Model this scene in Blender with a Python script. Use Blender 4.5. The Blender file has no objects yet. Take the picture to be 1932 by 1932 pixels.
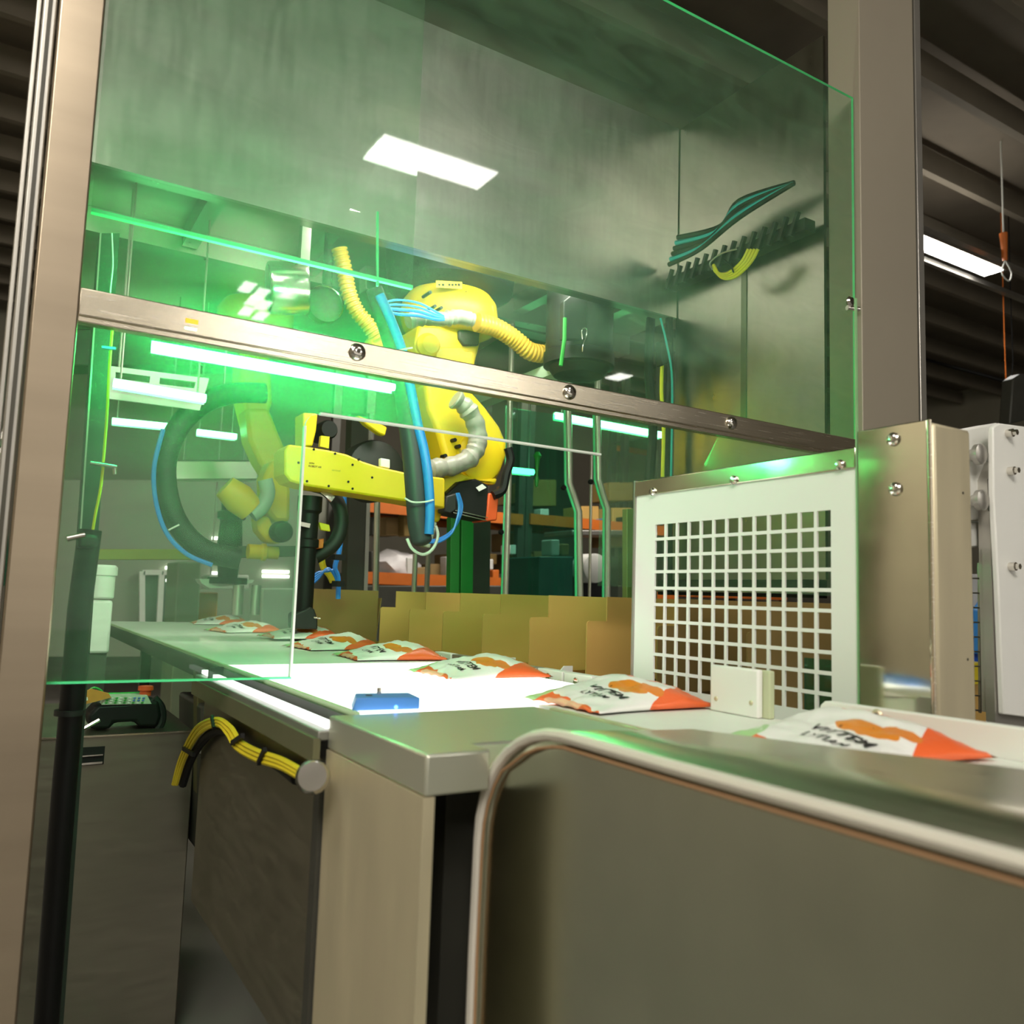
import bpy, bmesh, math, random
from mathutils import Vector, Matrix, noise
from math import radians, sin, cos, pi
random.seed(7)
EYE = 1.13            # eye height above the floor; the scene is laid out relative to the eye and lifted at the end
S = bpy.context.scene
COL = S.collection

# ------------------------------------------------------------------ camera
yaw, pitch, roll = radians(31.46687), radians(5.79952), radians(1.88019)
FPX = 1589.07
fw = Vector((sin(yaw)*cos(pitch), cos(yaw)*cos(pitch), sin(pitch)))
rt0 = Vector((cos(yaw), -sin(yaw), 0)); up0 = rt0.cross(fw)
rt = rt0*cos(roll) + up0*sin(roll); up = -rt0*sin(roll) + up0*cos(roll)
cd = bpy.data.cameras.new('camera'); cam = bpy.data.objects.new('camera', cd); COL.objects.link(cam)
mw = Matrix((rt, up, -fw)).transposed().to_4x4(); mw.translation = Vector((0, 0, EYE)); cam.matrix_world = mw
cd.sensor_width = 36; cd.lens = FPX/1932*36; cd.clip_start = .05; cd.clip_end = 100
cd.dof.use_dof = True; cd.dof.focus_distance = 2.3; cd.dof.aperture_fstop = 5.0
S.camera = cam

# ------------------------------------------------------------------ world and exposure
w = bpy.data.worlds.new('world'); S.world = w; w.use_nodes = True
w.node_tree.nodes['Background'].inputs[0].default_value = (1.0, .93, .80, 1)
w.node_tree.nodes['Background'].inputs[1].default_value = .75
S.view_settings.view_transform = 'Standard'; S.view_settings.look = 'None'
S.view_settings.gamma = 1; S.view_settings.use_curve_mapping = False
S.view_settings.exposure = 0.12
try:
    S.cycles.use_denoising = True
    S.cycles.max_bounces = 10; S.cycles.transparent_max_bounces = 24
    S.cycles.sample_clamp_indirect = 6
except Exception:
    pass

def area(name, loc, size, energy, color, look=None, sy=None):
    l = bpy.data.lights.new(name, 'AREA'); l.energy = energy; l.color = color
    l.shape = 'RECTANGLE'; l.size = size; l.size_y = sy or size
    o = bpy.data.objects.new(name, l); COL.objects.link(o); o.location = Vector(loc)+Vector((0, 0, EYE))
    d = (Vector(look)-Vector(loc)) if look else Vector((0, 0, -1))
    o.rotation_euler = d.to_track_quat('-Z', 'Y').to_euler()
    return o
GREEN = (.03, 1.0, .22)
area('warehouse_lamp', (-1.6, -2.2, 2.8), 1.6, 125, (1, .93, .82), (.8, 1.6, 0))
area('aisle_lamp', (-1.0, .6, 2.4), .8, 20, (1, .95, .86), (1.1, 1.0, 0))
area('rack_lamp', (4.6, 6.0, 3.2), 2.0, 125, (1, .93, .82), (4.8, 8.5, -.3))
area('left_wall_fill', (-2.4, 4.6, 2.8), 1.6, 130, (1, .93, .82), (-4.5, 5.6, 0))  # added light washing the unseen left wall that the steel box mirrors
area('cell_fill', (1.35, 2.51, 1.22), 1.0, 15, (1, .97, .84), (1.25, 3.6, -.2), .12)  # added area light, unseen behind the front beam, brightens the cell
area('cell_green_fill', (.48, 1.70, .482), .6, 8, GREEN, (.2, 4.0, 1.1), .03)  # added green light hidden behind the rail, tints the upper left cell
area('roof_fill', (.95, 1.70, .52), 1.2, 6.5, (1, .97, .86), (.9, 2.9, 1.9), .04)  # added warm light hidden behind the rail, lifts roof and robot base
area('side_green_lamp', (1.62, 1.70, .60), .12, 1.6, GREEN, (2.1, 2.3, .30), .5)

# ------------------------------------------------------------------ helpers
def ray(x, y):
    return rt*((x-966)/FPX) - up*((y-966)/FPX) + fw
def at(ax, val, x, y):
    d = ray(x, y); return d*(val/d[ax])
def aty(Y, x, y): return at(1, Y, x, y)

def nt(name):
    m = bpy.data.materials.new(name); m.use_nodes = True
    t = m.node_tree; b = t.nodes['Principled BSDF']; return m, t, b
def coords(t, scale=(1, 1, 1), kind='Object'):
    tc = t.nodes.new('ShaderNodeTexCoord'); mp = t.nodes.new('ShaderNodeMapping')
    mp.inputs['Scale'].default_value = scale
    t.links.new(tc.outputs[kind], mp.inputs[0]); return mp.outputs[0]
def mat(name, col, rough=.5, metal=0, var=.06, nscale=12, bump=0.0, bscale=60, stretch=(1, 1, 1), spec=.5, coat=0):
    m, t, b = nt(name)
    n = t.nodes.new('ShaderNodeTexNoise'); n.inputs['Scale'].default_value = nscale; n.inputs['Detail'].default_value = 4
    t.links.new(coords(t, stretch), n.inputs['Vector'])
    r = t.nodes.new('ShaderNodeValToRGB'); r.color_ramp.elements[0].position = .3; r.color_ramp.elements[1].position = .7
    r.color_ramp.elements[0].color = (*[c*(1-var) for c in col], 1)
    r.color_ramp.elements[1].color = (*[min(1, c*(1+var)) for c in col], 1)
    t.links.new(n.outputs[0], r.inputs[0]); t.links.new(r.outputs[0], b.inputs['Base Color'])
    b.inputs['Roughness'].default_value = rough; b.inputs['Metallic'].default_value = metal
    b.inputs['Specular IOR Level'].default_value = spec; b.inputs['Coat Weight'].default_value = coat
    if bump:
        n2 = t.nodes.new('ShaderNodeTexNoise'); n2.inputs['Scale'].default_value = bscale
        t.links.new(coords(t, stretch), n2.inputs['Vector'])
        bp = t.nodes.new('ShaderNodeBump'); bp.inputs['Strength'].default_value = bump; bp.inputs['Distance'].default_value = .002
        t.links.new(n2.outputs[0], bp.inputs['Height']); t.links.new(bp.outputs[0], b.inputs['Normal'])
    return m
def steel(name, col=(.60, .56, .49), rough=.3, stretch=(1, 1, 60), wave=.0, fine=1.0):
    m, t, b = nt(name)
    n = t.nodes.new('ShaderNodeTexNoise'); n.inputs['Scale'].default_value = 9; n.inputs['Detail'].default_value = 5
    t.links.new(coords(t, stretch), n.inputs['Vector'])
    r = t.nodes.new('ShaderNodeMapRange'); r.inputs['To Min'].default_value = rough*.75; r.inputs['To Max'].default_value = rough*1.3
    t.links.new(n.outputs[0], r.inputs[0]); t.links.new(r.outputs[0], b.inputs['Roughness'])
    mx = t.nodes.new('ShaderNodeMix'); mx.data_type = 'RGBA'
    mx.inputs[6].default_value = (*[c*.86 for c in col], 1); mx.inputs[7].default_value = (*[min(1, c*1.12) for c in col], 1)
    t.links.new(n.outputs[0], mx.inputs[0]); t.links.new(mx.outputs[2], b.inputs['Base Color'])
    b.inputs['Metallic'].default_value = 1
    bp = t.nodes.new('ShaderNodeBump'); bp.inputs['Strength'].default_value = .12*fine; bp.inputs['Distance'].default_value = .0006
    t.links.new(n.outputs[0], bp.inputs['Height'])
    last = bp
    if wave:
        n2 = t.nodes.new('ShaderNodeTexNoise'); n2.inputs['Scale'].default_value = 5; n2.inputs['Detail'].default_value = 0
        t.links.new(coords(t, (1, 1, 1)), n2.inputs['Vector'])
        b2 = t.nodes.new('ShaderNodeBump'); b2.inputs['Strength'].default_value = 1; b2.inputs['Distance'].default_value = wave
        t.links.new(n2.outputs[0], b2.inputs['Height']); t.links.new(bp.outputs[0], b2.inputs['Normal']); last = b2
    t.links.new(last.outputs[0], b.inputs['Normal'])
    return m
def emit(name, col, s):
    m, t, b = nt(name); b.inputs['Base Color'].default_value = (*col, 1)
    b.inputs['Emission Color'].default_value = (*col, 1); b.inputs['Emission Strength'].default_value = s; return m
def glass(name, tint, haze, hazecol, streak=(1, 1, 1), gloss=1.0, front=.16):
    """clear sheet: transparent body, fresnel reflection and a thin diffusing layer of scratches and dust"""
    m = bpy.data.materials.new(name); m.use_nodes = True; t = m.node_tree; t.nodes.clear()
    out = t.nodes.new('ShaderNodeOutputMaterial')
    tr = t.nodes.new('ShaderNodeBsdfTransparent'); tr.inputs[0].default_value = (*tint, 1)
    tl = t.nodes.new('ShaderNodeBsdfTranslucent'); tl.inputs[0].default_value = (*hazecol, 1)
    df = t.nodes.new('ShaderNodeBsdfDiffuse'); df.inputs[0].default_value = (*hazecol, 1)
    hz = t.nodes.new('ShaderNodeMixShader'); hz.inputs[0].default_value = front
    t.links.new(tl.outputs[0], hz.inputs[1]); t.links.new(df.outputs[0], hz.inputs[2])
    n = t.nodes.new('ShaderNodeTexNoise'); n.inputs['Scale'].default_value = 5; n.inputs['Detail'].default_value = 8; n.inputs['Roughness'].default_value = .65
    n.inputs['Distortion'].default_value = 1.2
    t.links.new(coords(t, streak), n.inputs['Vector'])
    mr = t.nodes.new('ShaderNodeMapRange'); mr.inputs['From Min'].default_value = .3; mr.inputs['From Max'].default_value = .75
    mr.inputs['To Min'].default_value = haze*.55; mr.inputs['To Max'].default_value = haze*1.7
    t.links.new(n.outputs[0], mr.inputs[0])
    m1 = t.nodes.new('ShaderNodeMixShader'); t.links.new(mr.outputs[0], m1.inputs[0])
    t.links.new(tr.outputs[0], m1.inputs[1]); t.links.new(hz.outputs[0], m1.inputs[2])
    gl = t.nodes.new('ShaderNodeBsdfGlossy'); gl.inputs['Roughness'].default_value = .02
    fr = t.nodes.new('ShaderNodeFresnel'); fr.inputs[0].default_value = 1.45
    mu = t.nodes.new('ShaderNodeMath'); mu.operation = 'MULTIPLY'; mu.inputs[1].default_value = gloss
    t.links.new(fr.outputs[0], mu.inputs[0])
    m2 = t.nodes.new('ShaderNodeMixShader'); t.links.new(mu.outputs[0], m2.inputs[0])
    t.links.new(m1.outputs[0], m2.inputs[1]); t.links.new(gl.outputs[0], m2.inputs[2])
    t.links.new(m2.outputs[0], out.inputs[0]); return m

class MB:
    def __init__(s): s.v = []; s.f = []; s.m = []; s.cur = 0
    def face(s, f): s.f.append(f); s.m.append(s.cur)
    def box(s, x0, x1, y0, y1, z0, z1):
        b = len(s.v)
        s.v += [Vector(p) for p in ((x0, y0, z0), (x1, y0, z0), (x1, y1, z0), (x0, y1, z0), (x0, y0, z1), (x1, y0, z1), (x1, y1, z1), (x0, y1, z1))]
        for f in ((0, 3, 2, 1), (4, 5, 6, 7), (0, 1, 5, 4), (1, 2, 6, 5), (2, 3, 7, 6), (3, 0, 4, 7)): s.face([b+i for i in f])
        return s
    def prism(s, pts, off):
        """pts: 3D planar polygon; off: extrusion vector"""
        off = Vector(off); b = len(s.v); n = len(pts)
        s.v += [Vector(p) for p in pts] + [Vector(p)+off for p in pts]
        s.face([b+i for i in range(n)]); s.face([b+n+i for i in reversed(range(n))])
        for i in range(n):
            j = (i+1) % n; s.face([b+j, b+i, b+n+i, b+n+j])
        return s
    def bar(s, p0, p1, wd, ht, upv=(0, 0, 1)):
        p0 = Vector(p0); p1 = Vector(p1); d = (p1-p0).normalized(); u = Vector(upv)
        sd = d.cross(u).normalized()*wd/2; u2 = sd.cross(d).normalized()*ht/2
        return s.prism([p0+sd+u2, p0-sd+u2, p0-sd-u2, p0+sd-u2], p1-p0)
    def tube(s, path, r, n=10, caps=True, rad=None, flat=None):
        P = [Vector(p) for p in path]; b = len(s.v); k = len(P); prev = None
        for i, p in enumerate(P):
            d = ((P[min(i+1, k-1)]-P[max(i-1, 0)])).normalized()
            if prev is None:
                a = Vector((0, 0, 1)) if abs(d.z) < .9 else Vector((1, 0, 0)); e = d.cross(a).normalized()
            else:
                e = (prev-d*prev.dot(d)).normalized()
            prev = e; g = d.cross(e); rr = rad[i] if rad else r
            for q in range(n):
                an = 2*pi*q/n; s.v.append(p+e*(rr*cos(an))+g*(rr*sin(an)))
        for i in range(k-1):
            for q in range(n):
                q2 = (q+1) % n; s.face([b+i*n+q, b+i*n+q2, b+(i+1)*n+q2, b+(i+1)*n+q])
        if caps:
            s.face([b+q for q in reversed(range(n))]); s.face([b+(k-1)*n+q for q in range(n)])
        return s
    def cyl(s, p0, p1, r0, r1=None, n=20):
        return s.tube([p0, p1], r0, n, True, [r0, r0 if r1 is None else r1])
    def lathe(s, c, axis, prof, n=24):
        c = Vector(c); a = Vector(axis).normalized()
        return s.tube([c+a*h for h, r in prof], 1, n, True, [max(r, 1e-4) for h, r in prof])
    def dome(s, c, axis, r, h, n=14):
        return s.lathe(c, axis, [(h*sin(t*pi/10), r*cos(t*pi/10)) for t in range(0, 6)], n)

WO = {}    # world origins
def link(o, parent, origin):
    COL.objects.link(o); WO[o.name] = origin
    if parent is not None:
        o.parent = parent; o.location = origin-WO[parent.name]
    else: o.location = origin
def thing(name, label, cat, loc, group=None):
    o = bpy.data.objects.new(name, None); o.empty_display_size = .05
    link(o, None, Vector(loc)); o['label'] = label; o['category'] = cat
    if group: o['group'] = group
    return o
def part(name, mb, m, parent=None, bev=0, seg=2, smooth=True, label=None, kind=None, subsurf=0):
    zs = [v.z for v in mb.v]; c = sum(mb.v, Vector())/len(mb.v); org = Vector((c.x, c.y, min(zs)))
    me = bpy.data.meshes.new(name); me.from_pydata([v-org for v in mb.v], [], mb.f)
    ms = m if isinstance(m, (list, tuple)) else [m]
    for x in ms: me.materials.append(x)
    if len(ms) > 1: me.polygons.foreach_set('material_index', mb.m)
    bm = bmesh.new(); bm.from_mesh(me); bmesh.ops.recalc_face_normals(bm, faces=bm.faces); bm.to_mesh(me); bm.free()
    if smooth: me.shade_smooth(); me.set_sharp_from_angle(angle=radians(35))
    o = bpy.data.objects.new(name, me); link(o, parent, org)
    if bev:
        b = o.modifiers.new('bevel', 'BEVEL'); b.width = bev; b.segments = seg; b.limit_method = 'ANGLE'; b.angle_limit = radians(40)
    if label: o['label'] = label
    if kind: o['kind'] = kind
    return o
def solo(name, label, cat, mb, m, group=None, **k):
    o = part(name, mb, m, None, **k); o['label'] = label; o['category'] = cat
    if group: o['group'] = group
    return o
def struct(name, mb, m, parent=None, **k):
    o = part(name, mb, m, parent, **k)
    if parent is None: o['kind'] = 'structure'
    return o
def copy_thing(root, delta, label=None):
    def cp(o, parent):
        c = o.copy(); COL.objects.link(c)
        if parent is None:
            c.location = Vector(o.location)+Vector(delta); WO[c.name] = WO[o.name]+Vector(delta)
        else:
            c.parent = parent; WO[c.name] = WO[o.name]+Vector(delta)
        for ch in [x for x in list(COL.objects) if x.parent == o]: cp(ch, c)
        return c
    r = cp(root, None)
    if label: r['label'] = label
    return r
def spline(pts, n=8):
    P = [Vector(p) for p in pts]; out = []
    for i in range(len(P)-1):
        a = P[max(i-1, 0)]; b = P[i]; c = P[i+1]; d = P[min(i+2, len(P)-1)]
        for k in range(n):
            t = k/n
            out.append(.5*((2*b)+(c-a)*t+(2*a-5*b+4*c-d)*t*t+(3*b-a-3*c+d)*t**3))
    out.append(P[-1]); return out
def pxpoly(mb, pts, Y, th):
    """polygon outlined in the upright plane at distance Y, given a real thickness th going away"""
    return mb.prism([aty(Y, *p) for p in pts], (0, th, 0))
def corrug(path, r, pitch=.012, amp=.12):
    # resample the path finely and ripple the radius
    P = spline(path, 12); L = [0]
    for a, b in zip(P, P[1:]): L.append(L[-1]+(b-a).length)
    N = int(L[-1]/(pitch/4)); out = []; rad = []; j = 0
    for i in range(N+1):
        s = L[-1]*i/N
        while j < len(L)-2 and L[j+1] < s: j += 1
        t = (s-L[j])/max(L[j+1]-L[j], 1e-6); out.append(P[j].lerp(P[j+1], min(1, t)))
        rad.append(r*(1+amp*(1 if (i % 4) in (0, 1) else -1)))
    return out, rad

# ------------------------------------------------------------------ materials
M_post = mat('brushed_steel_upright', (.44, .36, .265), .30, .9, .10, 3, 0, 60, (.1, .1, 3))
M_rail = steel('brushed_steel_rail', (.74, .66, .52), .25, (.8, 8, 30), .001)
M_steel = steel('stainless_sheet', (.60, .57, .50), .3, (1, 1, 20))
M_wavy = steel('rolled_stainless', (.56, .54, .44), .085, (2, 2, 2), .002, .1)
_b = M_wavy.node_tree.nodes['Principled BSDF']; _b.inputs['Anisotropic'].default_value = .85
_tn = M_wavy.node_tree.nodes.new('ShaderNodeTangent'); _tn.direction_type = 'RADIAL'; _tn.axis = 'Z'; M_wavy.node_tree.links.new(_tn.outputs[0], _b.inputs['Tangent'])
_b.inputs['Anisotropic Rotation'].default_value = 0
M_strip = steel('bent_stainless_strip', (.55, .56, .42), .14, (2, 2, 2), .008)
M_chrome = steel('bolt_metal', (.75, .72, .66), .15, (1, 1, 1))
M_alu = mat('aluminium_profile', (.46, .44, .40), .35, .8, .05)
M_beige = mat('warm_grey_painted_sheet', (.30, .265, .205), .5, .15, .03, 3)
M_tan = steel('tan_reflecting_steel', (.62, .55, .38), .38, (3, 3, .5))
M_tan.node_tree.nodes['Principled BSDF'].inputs['Metallic'].default_value = .45
M_groove = mat('dark_groove', (.05, .045, .03), .5)
M_white = mat('white_plastic', (.78, .78, .74), .45, 0, .02, 6)
M_whitep = mat('white_sheet', (.76, .77, .73), .5, 0, .015, 5)
M_belt = mat('white_belt', (.74, .76, .70), .5, 0, .03, 8, .1, 200)
M_yel = mat('robot_yellow', (.72, .51, .013), .42, 0, .04, 8, spec=.4)
M_yel2 = mat('yellow_cable', (.72, .58, .02), .45)
M_hoseY = mat('amber_hose', (.55, .33, .04), .35, 0, .08, 30)
M_blk = mat('black_plastic', (.009, .009, .009), .5, 0, .1, 20, spec=.25)
M_blk2 = mat('black_rubber', (.014, .016, .015), .55, 0, .1, 30, .04, 90)
M_dark = mat('dark_painted_metal', (.055, .055, .045), .5, .3, .1, 10)
M_blue = mat('blue_tubing', (.03, .25, .75), .35, 0, .05, 10)
M_bluebox = mat('blue_sensor_plastic', (.06, .22, .58), .4, 0, .05, 10)
M_teal = mat('teal_cable', (.02, .35, .38), .4)
M_film = mat('crumpled_clear_film', (.30, .29, .25), .35, 0, .25, 18, .8, 30)
M_org = mat('orange_metal', (.65, .16, .02), .45, 0, .06, 10)
M_red = mat('red_orange_end_cap', (.72, .09, .02), .4, 0, .05, 10)
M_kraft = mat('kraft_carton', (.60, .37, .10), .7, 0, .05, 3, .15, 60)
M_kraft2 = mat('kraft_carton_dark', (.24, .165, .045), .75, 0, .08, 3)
M_greenpost = mat('green_painted_post', (.03, .34, .05), .4, .1, .06, 10)
M_dgrey = mat('dark_grey_column', (.075, .075, .06), .5, .2, .08, 8)
M_wall = mat('warehouse_wall', (.30, .28, .22), .8, 0, .06, 1.5)
M_ceil = mat('warehouse_ceiling', (.16, .135, .10), .8, 0, .1, 2)
M_joist = mat('ceiling_joist', (.19, .165, .125), .7, 0, .1, 2)
M_floor = mat('concrete_floor', (.22, .21, .19), .5, 0, .1, 2)
M_plastic = mat('white_wrapped_goods', (.75, .72, .72), .3, 0, .1, 10, .6, 14)
M_brown = mat('cardboard_brown', (.33, .22, .09), .8, 0, .1, 3)
M_screen = mat('pendant_label', (.45, .55, .42), .4, 0, .25, 40)
M_manual = mat('orange_booklet', (.55, .24, .04), .5, 0, .15, 30)

M_bluec = mat('blue_plastic_crate', (.02, .12, .62), .45)
M_cab = steel('cabinet_steel', (.30, .28, .22), .42, (1, 1, 6))
M_sidewall = steel('cell_side_sheet', (.36, .36, .31), .30, (2, 2, .7), .002)
M_roof = steel('cell_roof_sheet', (.42, .40, .36), .36, (1, 1, 1), .004)
M_glass = glass('scratched_clear_guard', (.88, .975, .90), .155, (.46, .95, .60), (.8, 1, 2.2))
M_glass2 = glass('thin_inner_guard', (.92, .98, .93), .035, (.7, .95, .75))
M_tglass = glass('tinted_rear_guard', (.42, .72, .62), .05, (.3, .8, .55), (1, 1, 1), .6)
M_gedge = mat('green_sheet_edge', (.10, .85, .35), .3, 0, .05, 10)  # green edge tint with the light-guided glow put into the colour
M_wedge = mat('white_sheet_edge', (.72, .78, .70), .35, 0, .04, 10)
E_white = emit('white_lamp', (1, .97, .90), 30)
E_soft = emit('soft_ceiling_panel', (1, .97, .90), 26)
E_up = emit('uplight_fill', (1, .95, .86), 9)
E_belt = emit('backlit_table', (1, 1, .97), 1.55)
E_strip = emit('white_strip_lamp', (1, 1, 1), 1.6)
E_green = emit('green_tube', (.14, 1.0, .36), 14)
E_green2 = emit('bright_green_tube', (.09, 1.0, .32), 92)
E_dimw = emit('reflection_glow', (1, .98, .9), 3.0)  # glow for the bars that imitate lamp reflections
E_blue = emit('blue_indicator', (.1, .3, 1), 4)
E_orange = emit('orange_indicator', (1, .3, .02), 1.6)

# ------------------------------------------------------------------ warehouse shell
FZ = -EYE
struct('floor', MB().box(-9, 16, -20, 15, FZ-.1, FZ), M_floor)
struct('ceiling', MB().box(-9.2, 16.2, -20, 15.2, 4.35, 4.45), M_ceil)
struct('wall_back', MB().box(-9, 16, 15, 15.1, FZ, 4.4), M_wall)
struct('wall_right', MB().box(16, 16.1, -20, 15, FZ, 4.4), M_wall)
struct('wall_left', MB().box(-4.6, -4.5, -20, 15, FZ, 4.4), mat('left_wall_paint', (.50, .45, .34), .8))
for i in range(16):
    y = 2.0+i*.8
    struct('ceiling_beam', MB().bar((-6, y, 4.15), (15.8, y, 4.15), .07, .22), M_joist)
    COL.objects[-1]
for i, o in enumerate([o for o in COL.objects if o.name.startswith('ceiling_beam')]):
    o.name = 'trim_%d' % (i+1)

YG = 1.616
# warehouse lamps (real fixtures overhead, some of them behind the viewer)
def highbay(x, y, z, lx, ly, label, strength=E_white, group=None, n=1):
    t = thing('ceiling_light', label, 'light', (x, y, z), group)
    part('housing', MB().box(x-lx/2-.03, x+lx/2+.03, y-ly/2-.03, y+ly/2+.03, z+.012, z+.06), M_alu, t)
    for k in range(n):
        w_ = lx/n
        part('diffuser', MB().box(x-lx/2+k*w_+.02, x-lx/2+(k+1)*w_-.02, y-ly/2, y+ly/2, z, z+.011), strength, t)
    part('uplight_fill', MB().box(x-lx/2, x+lx/2, y-ly/2, y+ly/2, z+.061, z+.07), E_up, t)  # glow added on top of each fixture to brighten the dark ceiling
    return t
refl = [(466, 543), (492, 555), (478, 568), (497, 577), (465, 588), (492, 597), (1168, 712)]
reflab = ['square white ceiling light mirrored in the guard, topmost left of the steel duct', 'square white ceiling light mirrored just right of the topmost one', 'square white ceiling light mirrored in the middle of the cluster beside the duct',
 'square white ceiling light mirrored at the right middle of the cluster beside the duct', 'square white ceiling light mirrored at the lower left of the cluster above the rail', 'square white ceiling light mirrored at the lower right of the cluster above the rail',
 'square white ceiling light mirrored in the guard below the black canister']
for i, (px, py) in enumerate(refl):
    d = ray(px, py); k = 4.0/d.z
    highbay(d.x*k, 2*YG-d.y*k, 4.0, .20 if i < 6 else .34, .42, reflab[i], group='warehouse lights behind the viewer')
for i, (px, py, lx, ly) in enumerate([(868, 706, 2.6, .8), (545, 636, 1.7, .8), (118, 505, .35, .5)]):
    d = ray(px, py); k = 4.0/d.z
    highbay(d.x*k, 2*YG-d.y*k, 4.0, lx, ly, ['wide white ceiling light glinting on the middle of the steel rail', 'wide white ceiling light glinting on the left third of the steel rail', 'small white ceiling light glinting on the top of the left upright'][i], E_soft, group='large lights behind the viewer')
for i, (x, y) in enumerate([(-3, -5), (-.6, -3.2), (3.2, -3.6)]):
    highbay(x, y, 4.0, 1.2, .4, ['long white ceiling light far out to the left behind the viewer', 'long white ceiling light nearest above and behind the viewer', 'long white ceiling light out to the right behind the viewer'][i], group='long lights behind the viewer')
t = highbay(7.35, 4.35, 3.3, 1.5, .18, 'long bright warehouse light at top right beside the rope hook', E_white)
part('frame_rail', MB().bar((6.2, 4.55, 3.3), (9.4, 4.55, 3.3), .05, .05), M_alu, t)
part('frame_rail', MB().bar((6.2, 4.15, 3.28), (9.4, 4.15, 3.28), .05, .05), M_alu, t)
mb = MB().tube(spline([(12.0, 8.0, 4.1), (11.2, 6.6, 3.4), (13.2, 5.6, 2.95), (15.8, 5.2, 2.9)], 6), .025, 6)
solo('ceiling_cable', 'black cable drooping under the dark ceiling joists at upper right', 'cable', mb, M_blk)
hk = at(1, 4.0, 1898, 480)
t = thing('rope_hook', 'orange hook with looped white rope hanging under the bright light at top right', 'hook', at(1, 4.0, 1898, 540))
part('hook_body', MB().cyl(at(1, 4.0, 1893, 440), at(1, 4.0, 1896, 492), .035, .02), M_org, t)
q = at(1, 4.0, 1893, 440); part('hang_rope', MB().tube([q, Vector((q.x, 4.0, 4.34))], .008, 6), M_whitep, t)
part('rope_loop', MB().tube(spline([at(1, 4.0, *p) for p in [(1896, 492), (1890, 515), (1903, 530), (1908, 515), (1897, 492)]], 6), .007, 6), M_whitep, t)
for (x, y0, y1, m, nm) in [(1895, 640, 800, M_org, 'hanging_cable'), (1908, 600, 760, M_blk, 'hanging_cable')]:
    solo(nm, 'orange cable hanging down before the dark ceiling at right edge' if m is M_org else 'black cable hanging beside the orange one at right edge', 'cable', MB().tube([Vector((at(1, 4.6, x, y0).x, 4.6, 4.3)), at(1, 4.6, x, y0), at(1, 4.6, x+3, (y0+y1)/2), at(1, 4.6, x-2, y1)], .006, 6), m)
solo('hanging_tool', 'dark green tapered tool hanging at the right edge above the white plates', 'tool',
     MB().prism([at(1, 3.0, *p) for p in [(1912, 715), (1926, 705), (1945, 705), (1948, 790), (1906, 800)]], (0, .08, 0)), M_dark, bev=.01)

# ------------------------------------------------------------------ outer left: extruded frame edge and neighbouring guard door
YG = 1.616
t = thing('left_upright', 'tall brushed steel upright with grooved aluminium edge at the left of the guard', 'post', (.05, YG, FZ))
part('face_sheet', MB().box(.020, .090, YG-.035, YG+.03, FZ, 2.0), M_post, t, bev=.004)
part('outer_profile', MB().box(-.004, .017, YG-.028, YG+.03, FZ, 2.0), M_alu, t, bev=.003)
part('profile_groove', MB().box(.0035, .0095, YG-.0302, YG-.026, FZ, 2.0), M_groove, t)
part('outer_lip', MB().box(-.014, -.006, YG-.02, YG+.03, FZ, 2.0), M_alu, t, bev=.002)
t = thing('guard_door', 'steel framed guard door angled off beyond the left edge', 'door', (-.1, 1.7, FZ))
part('frame_tube', MB().tube(spline([aty(1.75, *p) for p in [(-60, 905), (-10, 845), (14, 812), (24, 790)]], 6), .008, 8), M_alu, t)
part('frame_tube', MB().tube(spline([aty(1.75, *p) for p in [(-60, 930), (-5, 862), (22, 825)]], 6), .006, 8), M_alu, t)
part('pane', MB().prism([aty(1.76, *p) for p in [(-60, 920), (20, 840), (14, 1100), (-60, 1160)]], (0, .006, 0)), M_tglass, t)

# ------------------------------------------------------------------ the clear guard with its cut-out
t = thing('clear_guard', 'big scratched clear guard sheet with green edges and rectangular cut-out over the belt', 'guard', (1.1, YG, -.165))
cz = .352; cxl = .504; cxr = 1.236; gx0 = .088; gx1 = 2.212; gz0 = -.166; gz1 = 1.62; rr = .028
arc = [(cxl+rr-rr*cos(a*pi/12), cz-rr+rr*sin(a*pi/12)) for a in range(0, 7)]
mb = MB(); gzr = .035
def gq(*pts):
    b = len(mb.v); mb.v += [Vector((x, YG, z)) for x, z in pts]; mb.face(list(range(b, b+len(pts))))
gq((gx0, gz0), (cxl, gz0), (cxl, cz-rr), (gx0, cz-rr))
gq((gx0, cz-rr), *arc, (cxl+rr, cz), (gx0, cz))
gq((gx0, cz), (gx1, cz), (gx1, gz1), (gx0, gz1))
gq((cxr, gzr), (gx1, gzr), (gx1, cz), (cxr, cz))
def edge(x0, z0, x1, z1, m_):
    mb.cur = m_; b = len(mb.v); mb.v += [Vector((x0, YG, z0)), Vector((x1, z1*0+YG, z1)), Vector((x1, YG+.008, z1)), Vector((x0, YG+.008, z0))]; mb.face([b, b+1, b+2, b+3]); mb.cur = 0
edge(gx0, gz0, cxl, gz0, 1); edge(cxl, gz0, cxl, cz-rr, 2); edge(cxl+rr, cz, cxr, cz, 2); edge(gx1, gzr, gx1, gz1, 1); edge(gx0, gz1, gx1, gz1, 1); edge(gx0, gz0, gx0, gz1, 1)
for a_, b_ in zip(arc, arc[1:]): edge(a_[0], a_[1], b_[0], b_[1], 2)
part('sheet', mb, [M_glass, M_gedge, M_wedge], t, smooth=False)
part('cutout_edge', MB().bar((cxl+rr, YG+.002, cz+.001), (cxr, YG+.002, cz+.001), .012, .0045), M_wedge, t)
part('cutout_edge', MB().bar((cxl-.001, YG+.002, gz0), (cxl-.001, YG+.002, cz-rr), .004, .012, (0, 1, 0)), M_wedge, t)
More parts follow.
